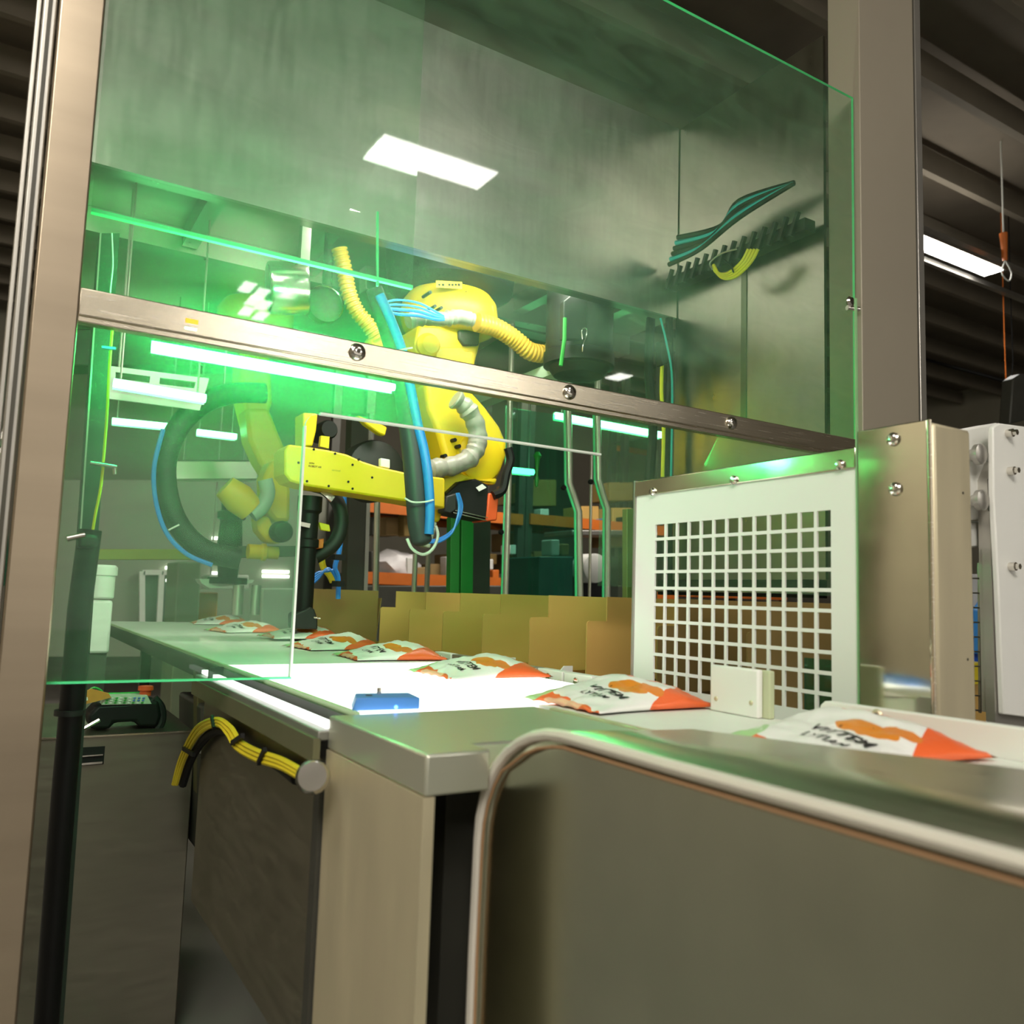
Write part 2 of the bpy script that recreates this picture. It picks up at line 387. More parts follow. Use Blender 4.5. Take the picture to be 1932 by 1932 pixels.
part('bottom_edge', MB().bar((gx0, YG+.002, gz0-.001), (cxl, YG+.002, gz0-.001), .012, .0035), M_gedge, t, label='green bottom edge with its glow in the colour')
part('latch', MB().cyl(aty(YG-.02, 126, 1016), aty(YG-.02, 160, 1009), .005), M_chrome, t)
for (px, py) in [(1602, 570)]:
    c = aty(YG-.006, px, py)
    part('clamp_bolt', MB().lathe(c, (0, -1, 0), [(0, .016), (.006, .018), (.012, .012), (.013, .004)], 10).cyl(c+Vector((-.01, 0, -.02)), c+Vector((.03, -.012, -.02)), .008), M_chrome, t)

t = thing('guard_rail', 'long brushed steel rail crossing the clear guard with round head bolts', 'rail', (1.15, YG-.03, .446))
part('bar', MB().box(.088, 2.216, YG-.030, YG-.002, .456, .506), M_rail, t, bev=.003)
part('lower_lip', MB().box(.088, 2.216, YG-.026, YG-.002, .446, .4575), M_rail, t, bev=.002)
for x in (.591, 1.117, 1.648):
    c = Vector((x, YG-.030, .483))
    part('bolt', MB().lathe(c, (0, -1, 0), [(0, .018), (.003, .018), (.007, .0155), (.0095, .010), (.010, .005)], 18), M_chrome, t)
    o = part('bolt_socket', MB().cyl(c+Vector((0, -.0095, 0)), c+Vector((0, -.011, 0)), .0045, n=6), M_groove, t)
part('indicator_label', MB().box(.262, .284, YG-.0315, YG-.0295, .478, .486), E_orange, t, label='small glowing orange strip on the rail')
part('indicator_mark', MB().box(.262, .282, YG-.0315, YG-.0295, .466, .4695), E_green, t)

t = thing('right_upright', 'wide warm grey sheet covered upright at the right end of the guard', 'post', (2.36, YG, FZ))
part('cover_sheet', MB().box(2.218, 2.505, YG-.02, YG+.1, FZ, 2.2), M_beige, t, bev=.003)
part('gap_seal', MB().box(2.506, 2.512, YG-.018, YG+.1, FZ, 2.2), M_groove, t)
part('edge_profile', MB().box(2.513, 2.545, YG-.022, YG+.1, FZ, 2.2), M_alu, t, bev=.002)

# second thin sheets above and behind
t = thing('inner_guard', 'thin inner clear sheet whose green bottom edge crosses the top left of the cell', 'guard', (.5, 1.66, .66))
part('sheet', MB().prism([Vector(p) for p in [(.1, 1.665, .672), (.74, 1.665, .672), (.74, 1.665, 1.6), (.1, 1.665, 1.6)]], (0, .0005, 0)), M_glass2, t)
part('green_edge', MB().bar((.1, 1.665, .675), (.74, 1.665, .675), .012, .0075), M_gedge, t)
part('green_edge', MB().bar(aty(1.665, 712, 400), aty(1.665, 712, 540), .004, .006, (0, 1, 0)), M_gedge, t)

# ------------------------------------------------------------------ conveyor
ZB = -.17
t = thing('belt_conveyor', 'white belt conveyor running from the far cell corner towards the right foreground', 'conveyor', (.8, 2.6, ZB-.1))
part('belt', MB().box(.462, 1.03, 1.955, 4.34, ZB-.008, ZB), M_belt, t)
part('backlit_table', MB().box(.462, 1.03, 1.15, 1.95, ZB-.009, ZB-.0005), E_belt, t, label='glowing white backlit belt section')
part('outfeed_belt', MB().box(.765, 1.03, -.2, 1.149, ZB-.008, ZB-.0002), M_belt, t)
part('belt_edge', MB().box(.455, .4615, 1.15, 4.34, ZB-.012, ZB+.001), M_gedge if False else mat('pale_green_belt_edge', (.45, .62, .35), .5), t)
part('side_frame', MB().box(.447, .4545, 1.15, 4.34, ZB-.035, ZB-.006), M_dark, t)
part('bed', MB().box(.47, 1.02, 1.2, 4.30, ZB-.06, ZB-.0105), M_dark, t)
part('far_roller', MB().cyl((.46, 4.33, ZB-.03), (1.03, 4.33, ZB-.03), .028), M_alu, t)
part('far_side_frame', MB().box(1.031, 1.055, 1.2, 4.34, ZB-.06, ZB-.004), mat('green_side_frame', (.35, .45, .22), .4, .5), t)
for x in (.6, .95):
    for y in (1.5, 4.0):
        part('leg', MB().box(x-.02, x+.02, y-.02, y+.02, FZ, ZB-.06), M_dark, t)
# frame under the belt: aluminium extrusion with the strip lamp
t = thing('strip_light', 'white glowing strip lamp in an aluminium channel along the conveyor edge', 'light', (.42, 1.55, -.2))
part('lamp_tube', MB().box(.409, .421, 1.142, 1.95, -.188, -.180), E_strip, t, label='glowing white diffuser')
part('channel', MB().box(.398, .446, 1.14, 1.96, -.204, -.1905), mat('strip_channel_alu', (.30, .30, .27), .45, .7), t, bev=.002)
part('lower_rail', MB().box(.392, .402, 1.14, 1.96, -.232, -.2005), mat('olive_alu', (.22, .22, .13), .4, .6), t)
part('lamp_clip', MB().box(.402, .430, 1.84, 1.855, -.19, -.165), M_blk, t)
t = thing('underframe_panel', 'grey steel panel under the strip lamp below the conveyor', 'panel', (.43, 1.5, -.62))
part('sheet', MB().box(.415, .425, 1.14, 1.93, -.66, -.235), M_cab, t)
part('flange', MB().box(.405, .414, 1.142, 1.165, -.66, -.235), M_dark, t)

# drive housing nearest the viewer
t = thing('drive_housing', 'stainless box housing beside the belt with a flat green-lit top, nearest the viewer', 'housing', (.58, .98, -.42))
part('cover', MB().prism([Vector((x, y, -.215)) for x, y in [(.412, .832), (.492, .832), (.492, .877), (.751, .877), (.751, 1.14), (.412, 1.14)]], (0, 0, .0445)), mat('housing_satin_steel', (.66, .67, .56), .34, .75, .02, 3), t, bev=.003)
part('side_sheet', MB().box(.411, .425, .834, 1.139, -.60, -.216), M_tan, t)
part('back_sheet', MB().box(.426, .752, 1.12, 1.139, -.6, -.216), M_dark, t)
part('inner_body', MB().box(.50, .72, .95, 1.10, -.6, -.22), M_dark, t)
t = thing('outfeed_guard', 'blurred rolled stainless guard along the near side of the outfeed belt', 'guard', (.68, .6, -.4))
XG = .50
pth = [(-.3, -.134), (.2, -.134), (.55, -.134), (.70, -.133)]
for k in range(1, 10):
    a = pi/2*k/9; pth.append((.70+.165*sin(a), -.133-.14*(1-cos(a))))
pth += [(.868, -.40), (.868, -.62)]
far = [(-.3, -.092), (.2, -.118), (.55, -.142), (.80, -.157)]+[(.80+.05*sin(pi/2*k/9), -.157-.12*(1-cos(pi/2*k/9))) for k in range(1, 10)]+[(.852, -.40), (.852, -.62)]
NP = len(pth); mb = MB()
for (y, z) in pth: mb.v.append(Vector((XG, y, z)))
for (y, z), (yn, zn) in zip(far, pth): mb.v.append(Vector((.765, y, z)))
for k in range(NP-1): mb.face([k, k+1, NP+k+1, NP+k])
o = part('top_cover', mb, steel('guard_roll_steel', (.66, .63, .50), .30, (6, .6, 6), .006), t); sm = o.modifiers.new('solid', 'SOLIDIFY'); sm.thickness = .003
mb = MB().prism([Vector((XG+.003, y, z-.006)) for y, z in pth]+[Vector((XG+.003, -.3, -.62))], (.004, 0, 0))
part('side_sheet', mb, steel('green_reflecting_side', (.50, .52, .42), .22, (1, 1, 1), .004), t, smooth=False)
part('folded_rim', MB().tube([Vector((XG-.001, y, z-.003)) for y, z in pth], .0062, 8), mat('bright_satin_rim', (.80, .76, .68), .45, .3, .03), t)
part('inner_rim', MB().tube([Vector((XG-.002, y-(.0 if k < 4 else .010), z-(.014 if k < 8 else .008))) for k, (y, z) in enumerate(pth)], .0018, 6), mat('brown_seal', (.35, .20, .10), .5), t)
part('belt_side_plate', MB().box(.752, .764, -.3, 1.10, -.26, ZB+.002), M_tan, t, bev=.002)

# sensor box
t = thing('blue_sensor', 'small blue sensor box sitting on the conveyor edge before the housing', 'sensor', at(2, ZB, 735, 1345))
c0 = at(2, ZB, 664, 1342); c1 = at(2, ZB, 792, 1338)
d = (c1-c0).normalized(); nrm = Vector((-d.y, d.x, 0)); h_ = Vector((0, 0, .019))
bx = MB(); dd = nrm*.055
bot = [c0, c1, c1+dd, c0+dd+d*.014]; tp = [c0+d*.006+h_, c1+h_*.9, c1+dd*.9+h_, c0+dd+d*.02+h_]
bx.v = bot+tp
for f in ((0, 3, 2, 1), (4, 5, 6, 7), (0, 1, 5, 4), (1, 2, 6, 5), (2, 3, 7, 6), (3, 0, 4, 7)): bx.face(list(f))
part('case', bx, M_bluebox, t, bev=.002)
part('stud', MB().cyl((c0+c1)/2+dd*.7+h_, (c0+c1)/2+dd*.7+h_+Vector((0, 0, .009)), .0035), M_chrome, t)
part('button', MB().cyl((c0*.7+c1*.3)+dd*.4+h_*.98, (c0*.7+c1*.3)+dd*.4+h_+Vector((0, 0, .001)), .005), M_dark, t)
part('led', MB().dome(c0*.36+c1*.64+Vector((0, 0, .004)), (0, -1, 0), .003, .002), E_blue, t, label='lit blue indicator lamp')

# ------------------------------------------------------------------ perforated side guard and steel box
XP = 1.154
t = thing('perforated_guard', 'white side guard sheet punched with a grid of square holes beside the belt', 'guard', (XP, 1.1, -.2))
y0, y1, z0, z1 = .842, 1.38, -.20, .222
p = .0333; hs = .0272; hy = 1.3185; hz = .159; NC, NR = 13, 11
mb = MB()
ysx = [y1]; 
for k in range(NC): ysx += [hy-k*p, hy-k*p-hs]
ysx.append(y0)
zsx = [z1]
for k in range(NR-1): zsx += [hz-k*p, hz-k*p-hs]
zsx.append(z0)
TH = .004
idx = {}
for X in (XP, XP+TH):
    for i, y in enumerate(ysx):
        for j, z in enumerate(zsx):
            idx[(X, i, j)] = len(mb.v); mb.v.append(Vector((X, y, z)))
ny, nz = len(ysx), len(zsx)
hole = lambda i, j: (i % 2 == 1 and j % 2 == 1 and i < ny-1 and j < nz-1)
for i in range(ny-1):
    for j in range(nz-1):
        if hole(i, j):
            for (a, b) in (((i, j), (i+1, j)), ((i+1, j), (i+1, j+1)), ((i+1, j+1), (i, j+1)), ((i, j+1), (i, j))):
                mb.face([idx[(XP, *a)], idx[(XP, *b)], idx[(XP+TH, *b)], idx[(XP+TH, *a)]])
        else:
            for X in (XP, XP+TH): mb.face([idx[(X, i, j)], idx[(X, i+1, j)], idx[(X, i+1, j+1)], idx[(X, i, j+1)]])
part('punched_sheet', mb, M_whitep, t, smooth=False)
part('edge_trim', MB().box(XP-.003, XP+.02, 1.3805, 1.386, -.2, .256), M_alu, t)
part('top_strip', MB().prism([Vector((XP-.004, 1.382, .222)), Vector((XP-.004, .842, .222)), Vector((XP-.004, .842, .256)), Vector((XP-.004, 1.382, .254))], (.012, 0, 0)), M_strip, t, bev=.002, label='mirror-like stainless top strip')
for (px, py) in [(1232, 928), (1385, 906), (1586, 877)]:
    c = at(0, XP-.004, px, py); part('bolt', MB().lathe(c, (-1, 0, 0), [(0, .0085), (.003, .0085), (.006, .006), (.0065, .002)], 12), M_chrome, t)
part('clear_backing', MB().box(XP+.03, XP+.034, .80, .97, -.2, -.085), M_tglass, t)

t = thing('steel_box_cover', 'tall folded stainless box cover with two bolts right of the perforated guard', 'cover', (1.2, .78, -.2))
part('front_face', MB().box(XP-.002, XP+.01, .7215, .840, -.2, .281), M_wavy, t, bev=.002, label='mirror-like wavy front face')
part('side_face', MB().box(XP+.0105, 1.262, .720, .838, -.2, .279), M_tan, t, bev=.006)
part('corner_edge', MB().tube([(XP+.001, .7205, -.2), (XP+.001, .7205, .280)], .0035, 8), M_rail, t)
part('green_side_edge', MB().box(XP-.003, XP+.002, .8405, .8425, -.2, .5), mat('dim_green_edge', (.22, .42, .20), .4), t)
for (px, py) in [(1686, 829), (1690, 923)]:
    c = at(0, XP-.002, px, py); part('bolt', MB().lathe(c, (-1, 0, 0), [(0, .0105), (.003, .0105), (.006, .008), (.0075, .003)], 16), M_chrome, t)
for (px, py) in [(1817, 930), (1826, 1244)]:
    c = aty(.7195, px, py); part('rivet', MB().dome(c, (0, -1, 0), .0022, .001, 8), M_groove, t)

t = thing('white_bracket', 'small white plastic block bolted at the belt edge before the perforated guard', 'bracket', (1.0, .95, ZB))
part('plate', MB().box(1.0, 1.012, .905, 1.005, ZB, -.097), M_white, t, bev=.003)
part('rear_plate', MB().box(1.0125, 1.024, .893, 1.0, ZB, -.098), mat('greenish_clear_block', (.5, .55, .35), .3), t, bev=.002)
for (px, py) in [(1351, 1318), (1417, 1326)]:
    c = at(0, 1.0, px, py); part('screw', MB().dome(c, (-1, 0, 0), .004, .002, 10), M_tan, t)
t = thing('white_side_guide', 'long white plastic side guide behind the nearest bag at lower right', 'guide', (1.03, .3, ZB))
mb = MB().prism([Vector((1.032, .818, ZB-.01)), Vector((1.032, .818, -.140)), Vector((1.032, .810, -.133)), Vector((1.032, -.3, -.127)), Vector((1.032, -.3, ZB-.01))], (.016, 0, 0))
part('board', mb, M_white, t, bev=.002)
c = at(0, 1.031, 1655, 1350); part('washer', MB().lathe(c, (-1, 0, 0), [(0, .009), (.0015, .008), (.003, .006)], 14), M_tan, t); part('screw', MB().dome(c+Vector((-.003, 0, 0)), (-1, 0, 0), .004, .002, 10), M_groove, t)

# ------------------------------------------------------------------ right-hand machine: white plates, knobs, mesh guard
t = thing('white_machine_plate', 'tall white plate with three bolts at the right edge', 'plate', (1.8, .9, -.2))
part('plate', MB().prism([aty(.9, *p_) for p_ in [(1874, 806), (1886, 798), (1990, 812), (1990, 1360), (1894, 1348), (1884, 1100), (1875, 930)]], (0, .012, 0)), M_white, t, bev=.003)
for (px, py) in [(1900, 818), (1903, 889), (1905, 1069)]:
    c = aty(.9, px, py); part('bolt', MB().cyl(c+Vector((0, .0, 0)), c+Vector((0, -.012, 0)), .0085, n=12).cyl(c+Vector((0, -.012, 0)), c+Vector((.0, -.02, 0)), .006, n=6), M_chrome, t)
part('edge_profile', MB().prism([aty(.92, *p_) for p_ in [(1863, 905), (1877, 870), (1884, 930), (1888, 1345), (1872, 1345), (1864, 950)]], (0, .02, 0)), M_alu, t, label='grey aluminium strut')
part('foot_plate', MB().box(1.66, 1.9, .9125, .93, FZ, .2), M_alu, t)
t = thing('white_machine_block', 'white block with two round steel knobs behind the stainless box cover', 'block', (1.6, .95, .12))
part('block', MB().prism([aty(.94, *p_) for p_ in [(1790, 815), (1826, 808), (1884, 797), (1890, 930), (1868, 978), (1790, 985)]], (0, .05, 0)), M_white, t, bev=.004)
part('lower_lip', MB().prism([aty(.95, *p_) for p_ in [(1790, 990), (1868, 982), (1866, 1030), (1790, 1038)]], (0, .04, 0)), M_white, t, bev=.004)
for (px, py) in [(1833, 859), (1836, 945)]:
    c = aty(.93, px, py); part('knob', MB().lathe(c, (0, -1, 0), [(0, .012), (.01, .012), (.0105, .0205), (.02, .0205), (.023, .016)], 24), M_alu, t)
t = thing('wire_mesh_guard', 'dark wire mesh guard between the steel box and white plate at right', 'guard', (1.75, 1.2, -.2))
for i, x in enumerate((1825, 1847, 1868, 1905, 1925)):
    part('wire', MB().bar(aty(1.0, x, 1062 if i < 3 else 1140), aty(1.0, x+2, 1345), .0045, .0045), M_alu, t)
for i in range(10):
    part('wire', MB().bar(aty(1.0, 1800, 1090+i*27.5), aty(1.0, 1960, 1095+i*28), .003, .003), M_alu, t)
t = thing('blue_crate_stack', 'blue plastic crate with blue sheet behind the wire mesh at right', 'crate', aty(3.4, 1860, 1290))
part('crate', MB().prism([aty(3.4, *p_) for p_ in [(1825, 1190), (1932, 1180), (1960, 1290), (1830, 1275)]], (0, .3, 0)), M_bluec, t, bev=.01)
part('sheet', MB().prism([aty(3.3, *p_) for p_ in [(1858, 1150), (1872, 1130), (1940, 1128), (1935, 1240), (1855, 1235)]], (0, .1, 0)), mat('light_blue_plastic', (.05, .3, .8), .4), t, bev=.02)
solo('white_pallet_box', 'white box beyond the wire mesh above the blue crate', 'box', MB().prism([aty(3.8, *p_) for p_ in [(1815, 1085), (1872, 1083), (1872, 1560), (1815, 1560)]], (0, .3, 0)), M_white)
solo('cardboard_box', 'brown cardboard box low behind the wire mesh at right', 'box', MB().prism([aty(3.0, *p_) for p_ in [(1822, 1290), (1872, 1288), (1872, 1690), (1822, 1690)]], (0, .3, 0)), M_kraft, bev=.004)
solo('yellow_bin', 'small yellow bin beside the cardboard box behind the wire mesh', 'bin', MB().prism([aty(2.9, *p_) for p_ in [(1832, 1252), (1862, 1250), (1858, 1290), (1836, 1292)]], (0, .12, 0)), M_yel2, bev=.004)
mb = MB().tube(spline([aty(1.0, *p_) for p_ in [(1935, 1040), (1924, 1060), (1926, 1100), (1932, 1130)]], 6), .006, 8)
solo('coiled_cable', 'brown cable curling at the right edge beside the white plate', 'cable', mb, mat('brown_cable', (.2, .07, .02), .5))

# ------------------------------------------------------------------ bags
def bag_material():
    m, t, b = nt('printed_film_pouch')
    tc = t.nodes.new('ShaderNodeTexCoord'); sx = t.nodes.new('ShaderNodeSeparateXYZ')
    nz_ = t.nodes.new('ShaderNodeTexNoise'); nz_.inputs['Scale'].default_value = 22
    t.links.new(tc.outputs['Object'], nz_.inputs[0]); t.links.new(tc.outputs['Object'], sx.inputs[0])
    def mth(op, a, b_=None, c=None):
        n_ = t.nodes.new('ShaderNodeMath'); n_.operation = op
        for i, q in enumerate((a, b_, c)):
            if q is None: continue
            if isinstance(q, (int, float)): n_.inputs[i].default_value = q
            else: t.links.new(q, n_.inputs[i])
        return n_.outputs[0]
    x, y, z = sx.outputs; nz = nz_.outputs[0]
    wob = mth('MULTIPLY', mth('SUBTRACT', nz, .5), .03)
    col = None
    def over(base, c, mask):
        mx = t.nodes.new('ShaderNodeMix'); mx.data_type = 'RGBA'
        if base is None: mx.inputs[6].default_value = (.80, .80, .77, 1)
        else: t.links.new(base, mx.inputs[6])
        mx.inputs[7].default_value = (*c, 1); t.links.new(mask, mx.inputs[0]); return mx.outputs[2]
    RED = (.80, .135, .035)
    # top end chevron (x large): red where x + .35*|y| > t
    ay = mth('ABSOLUTE', y)
    col = over(col, RED, mth('MULTIPLY', mth('GREATER_THAN', mth('ADD', x, mth('MULTIPLY', mth('ADD', y, .05), .32)), .086), mth('GREATER_THAN', y, -.0501)))
    col = over(col, RED, mth('MULTIPLY', mth('LESS_THAN', mth('SUBTRACT', y, mth('MULTIPLY', x, .46)), -.0895), mth('LESS_THAN', y, -.05)))
    # bottom end panel
    col = over(col, RED, mth('LESS_THAN', mth('ADD', mth('ADD', x, mth('MULTIPLY', y, -.18)), wob), -.100))
    col = over(col, (.80, .42, .28), mth('MULTIPLY', mth('LESS_THAN', x, -.107), mth('MULTIPLY', mth('GREATER_THAN', x, -.117), mth('LESS_THAN', ay, .045))))
    # near and far side stripes
    col = over(col, RED, mth('MULTIPLY', mth('GREATER_THAN', y, .088), mth('GREATER_THAN', x, .03)))
    # green corner near the lettering and food picture
    def blob(cx, cy, rx, ry):
        dx = mth('DIVIDE', mth('SUBTRACT', mth('ADD', x, wob), cx), rx); dy = mth('DIVIDE', mth('SUBTRACT', y, cy), ry)
        return mth('LESS_THAN', mth('ADD', mth('MULTIPLY', dx, dx), mth('MULTIPLY', dy, dy)), 1)
    col = over(col, (.38, .62, .28), mth('MULTIPLY', blob(-.085, .085, .035, .03), mth('GREATER_THAN', nz, .42)))
    col = over(col, (.72, .24, .02), blob(-.002, -.030, .024, .040))
    col = over(col, (.72, .22, .03), blob(.024, -.058, .016, .024))
    col = over(col, (.30, .10, .01), mth('MULTIPLY', blob(-.006, -.02, .018, .02), mth('GREATER_THAN', nz, .55)))
    t.links.new(col, b.inputs['Base Color']); b.inputs['Roughness'].default_value = .32
    n2 = t.nodes.new('ShaderNodeTexNoise'); n2.inputs['Scale'].default_value = 16; n2.inputs['Detail'].default_value = 3; n2.inputs['Distortion'].default_value = 1
    t.links.new(tc.outputs['Object'], n2.inputs[0])
    bp = t.nodes.new('ShaderNodeBump'); bp.inputs['Strength'].default_value = .5; bp.inputs['Distance'].default_value = .006
    t.links.new(n2.outputs[0], bp.inputs['Height']); t.links.new(bp.outputs[0], b.inputs['Normal'])
    return m
M_bag = bag_material(); M_ink = mat('black_print', (.02, .02, .02), .5); M_inkg = mat('green_print', (.10, .30, .14), .5)
def bag_h(x, y, seed=0):
    u = abs(x)/.125; yy = y-.030*(1-(y/.108)**2); v = abs(yy)/.108
    if u >= 1 or v >= 1: return 0
    tt = (x+.125)/.25; h = .041*(.30+.70*min(1, tt*1.45))*((1-u**3.2)**.60)*((1-v**2.4)**.55)
    h *= 1+.16*noise.noise(Vector((x*22+seed, y*22, seed)))
    return h + .003*noise.noise(Vector((x*60, y*60, seed+5)))*min(1, (1-u)*6)*min(1, (1-v)*6)
def bag_mesh(seed):
    nu, nv = 34, 28; mb = MB(); top = {}; 
    def xy(i, j):
        x = -.125+.25*i/nu; y = -.108+.216*j/nv
        pin = 1-.07*(1-(y/.108)**2)*(abs(x)/.125)**6
        e = noise.noise(Vector((x*9+seed, y*9, 3)))*.004
        return x*pin+e, y*(1-.10*(1-(abs(x)/.125)**2)**.8*(abs(y)/.108)**4)+e
    for i in range(nu+1):
        for j in range(nv+1):
            x, y = xy(i, j); h = bag_h(-.125+.25*i/nu, -.108+.216*j/nv, seed)
            top[i, j] = len(mb.v); mb.v.append(Vector((x, y, .004+max(0, h)+.002*sin(j*1.3)*(abs(i-nu/2) > nu/2-2))))
    bot = {}
    for i in range(nu+1):
        for j in range(nv+1):
            if i in (0, nu) or j in (0, nv): bot[i, j] = top[i, j]; continue
            x, y = xy(i, j); bot[i, j] = len(mb.v); mb.v.append(Vector((x, y, .0008+.003*(max(abs(2*i/nu-1), abs(2*j/nv-1))**6))))
    for i in range(nu):
        for j in range(nv):
            mb.face([top[i, j], top[i+1, j], top[i+1, j+1], top[i, j+1]]); mb.face([bot[i, j], bot[i, j+1], bot[i+1, j+1], bot[i+1, j]])
    return mb
def text_mesh(txt, size):
    c = bpy.data.curves.new('t', 'FONT'); c.body = txt; c.size = size; c.align_x = 'CENTER'; c.offset = size*.012; c.shear = .15
    o = bpy.data.objects.new('t', c); COL.objects.link(o); bpy.context.view_layer.update()
    me = bpy.data.meshes.new_from_object(o.evaluated_get(bpy.context.evaluated_depsgraph_get()))
    vs = [v.co.copy() for v in me.vertices]; fs = [list(p_.vertices) for p_ in me.polygons]
    bpy.data.objects.remove(o); bpy.data.curves.remove(c); bpy.data.meshes.remove(me); return vs, fs
TXT = [(text_mesh('VITTEM', .025), -.052, -.028, M_ink), (text_mesh('LYTIAM', .018), -.075, -.026, M_ink)]
def make_bag(x, y, z, seed, label, rz=0, group='white and orange bags on the belt', tilt=0):
    mb = bag_mesh(seed)
    o = part('food_bag', MB().box(0, 1, 0, 1, 0, 1), M_bag, None)
    old = o.data
    me = bpy.data.meshes.new('food_bag'); me.from_pydata(mb.v, [], mb.f); me.materials.append(M_bag); me.shade_smooth(); o.data = me; bpy.data.meshes.remove(old)
    o.location = Vector((x, y, z)); WO[o.name] = Vector((x, y, z)); o.rotation_euler = (0, tilt, rz)
    o['label'] = label; o['category'] = 'bag'; o['group'] = group
    for (vs, fs), u0, v0, m in TXT:
        # baseline runs towards the viewer (-Y), letters stand towards +X
        V = []
        for v in vs:
            lx = u0+v.y; ly = v0-v.x; V.append(Vector((lx, ly, .004+max(0, bag_h(lx, ly, seed))+.0012)))
        m2 = bpy.data.meshes.new('printed_lettering'); m2.from_pydata(V, [], fs); m2.materials.append(m)
        q = bpy.data.objects.new('printed_lettering', m2); COL.objects.link(q); q.parent = o
    return o
make_bag(.888, .665, ZB, 1, 'nearest white and orange food bag, against the white side guide', -.05)
make_bag(.898, 1.115, ZB, 4, 'white and orange food bag just left of the white bracket', .03)
make_bag(.915, 1.615, ZB, 9, 'white and orange food bag in the bright patch, third from the viewer', .02)
make_bag(.910, 2.085, ZB, 12, 'white and orange food bag at the far end of the bright patch', -.04)
make_bag(.895, 2.46, ZB, 17, 'green-lit white and orange bag just right of the guard edge', .10)
make_bag(.93, 2.90, ZB+.006, 21, 'orange striped bag under the black gripper foot', .0)
make_bag(.87, 3.42, ZB, 25, 'thin pale bag seen through the clear guard left of the gripper', .2)
make_bag(.93, 4.12, ZB, 29, 'farthest bag on the belt, below the second robot gripper', -.1)

# ------------------------------------------------------------------ cartons beyond the belt
t0 = None
def carton(Y, tint, label, dark=False, w_=.42, zt=.010, zl=-.053, x0=1.302):
    t = thing('open_carton', label, 'carton', (x0+.2, Y+.12, -.45), 'open cartons in the row beyond the belt')
    m = M_kraft2 if dark else M_kraft  # dark copy puts the shade over some cartons into their colour
    sx = x0+.063; r_ = .008
    r_ = min(r_, .3*w_)
    pts = [(x0, -.215), (x0, zl-r_), (x0+.3*r_, zl-.3*r_), (x0+r_, zl), (sx, zl), (sx, zt), (x0+w_, zt), (x0+w_, -.215)]
    part('front_flap', MB().prism([Vector((x, Y, z)) for x, z in pts], (0, .004, 0)), m, t, smooth=False)
    D = .245
    part('body', MB().box(x0, x0+w_, Y, Y+.004, -.45, -.2155).box(x0, x0+w_, Y+D, Y+D+.004, -.45, -.2155).box(x0, x0+.004, Y+.0045, Y+D-.0005, -.45, -.2155).box(x0+w_-.004, x0+w_, Y+.0045, Y+D-.0005, -.45, -.2155).box(x0+.0045, x0+w_-.0045, Y+.0045, Y+D-.0005, -.45, -.446), m, t, smooth=False)
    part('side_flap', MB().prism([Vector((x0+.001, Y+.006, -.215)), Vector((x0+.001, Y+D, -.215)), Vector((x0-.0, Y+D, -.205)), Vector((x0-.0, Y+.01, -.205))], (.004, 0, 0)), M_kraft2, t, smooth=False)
    part('side_flap', MB().prism([Vector((x0+w_-.004, Y+.006, -.215)), Vector((x0+w_-.004, Y+D, -.215)), Vector((x0+w_+.02, Y+D-.01, -.02)), Vector((x0+w_+.02, Y+.016, -.02))], (.004, 0, 0)), m, t, smooth=False)
    part('rear_flap', MB().prism([Vector((x0, Y+D, -.215)), Vector((x0+w_, Y+D, -.215)), Vector((x0+w_, Y+D-.01, -.20)), Vector((x0, Y+D-.01, -.20))], (0, .004, 0)), m, t, smooth=False)
    return t
ords = ['right behind the upper left corner of the perforated guard', 'third from the front of the visible row', 'fourth', 'fifth']
for k in range(-2, 6):
    Y = 1.742+.2685*k
    lab = {-3: 'open kraft carton farthest right, seen only through the square holes',
           -2: 'open kraft carton seen through the middle of the square holes',
           -1: 'open kraft carton seen through the left columns of square holes',
           0: 'open kraft carton whose tall flap touches the perforated guard edge',
           1: 'open kraft carton directly left of the one touching the perforated guard',
           2: 'open kraft carton with stepped flap below the orange motor cap',
           3: 'open kraft carton with stepped flap below the green post',
           4: 'shaded open kraft carton below the dangling black hose',
           5: 'olive shaded open carton farthest along the stepped row'}[k]
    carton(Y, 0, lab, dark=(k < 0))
carton(3.35, 0, 'shaded kraft carton right of the black gripper foot, standing apart at the far end', True, w_=.29, x0=1.11, zl=.0095, zt=.010)  # green-tinged darkness at the far end painted in as dark kraft
t = thing('carton_conveyor', 'low conveyor bed carrying the row of open cartons', 'conveyor', (1.5, 2.4, FZ))
part('bed', MB().box(1.20, 1.85, 1.15, 4.4, -.50, -.4505), M_dgrey, t)
part('near_side_rail', MB().box(1.19, 1.1985, 1.15, 4.4, -.52, -.40), M_alu, t)
for y in (1.2, 4.2):
    for x in (1.24, 1.8): part('leg', MB().box(x-.02, x+.02, y-.02, y+.02, FZ, -.5), M_dgrey, t)
# light grey guide blocks along the belt far side
t = thing('belt_guide_rail', 'light grey guide blocks and bolts along the far side of the belt', 'rail', (1.1, 1.6, -.2))
for i in range(7):
    y = 1.42+i*.105
    part('block', MB().box(1.075, 1.10, y, y+.098, -.2, -.157), M_alu if i % 3 == 2 else M_white, t, bev=.002)
    part('bolt', MB().lathe((1.0745, y+.05, -.172), (-1, 0, 0), [(0, .008), (.004, .008), (.005, .005)], 10), M_chrome, t)
for k in (0, 1):
    part('carton_stop', MB().prism([Vector((1.22, 1.735+.27*k, -.30)), Vector((1.22, 1.735+.27*k, -.175)), Vector((1.23, 1.735+.27*k, -.165)), Vector((1.255, 1.735+.27*k, -.165)), Vector((1.255, 1.735+.27*k, -.30))], (0, .005, 0)), M_white, t)

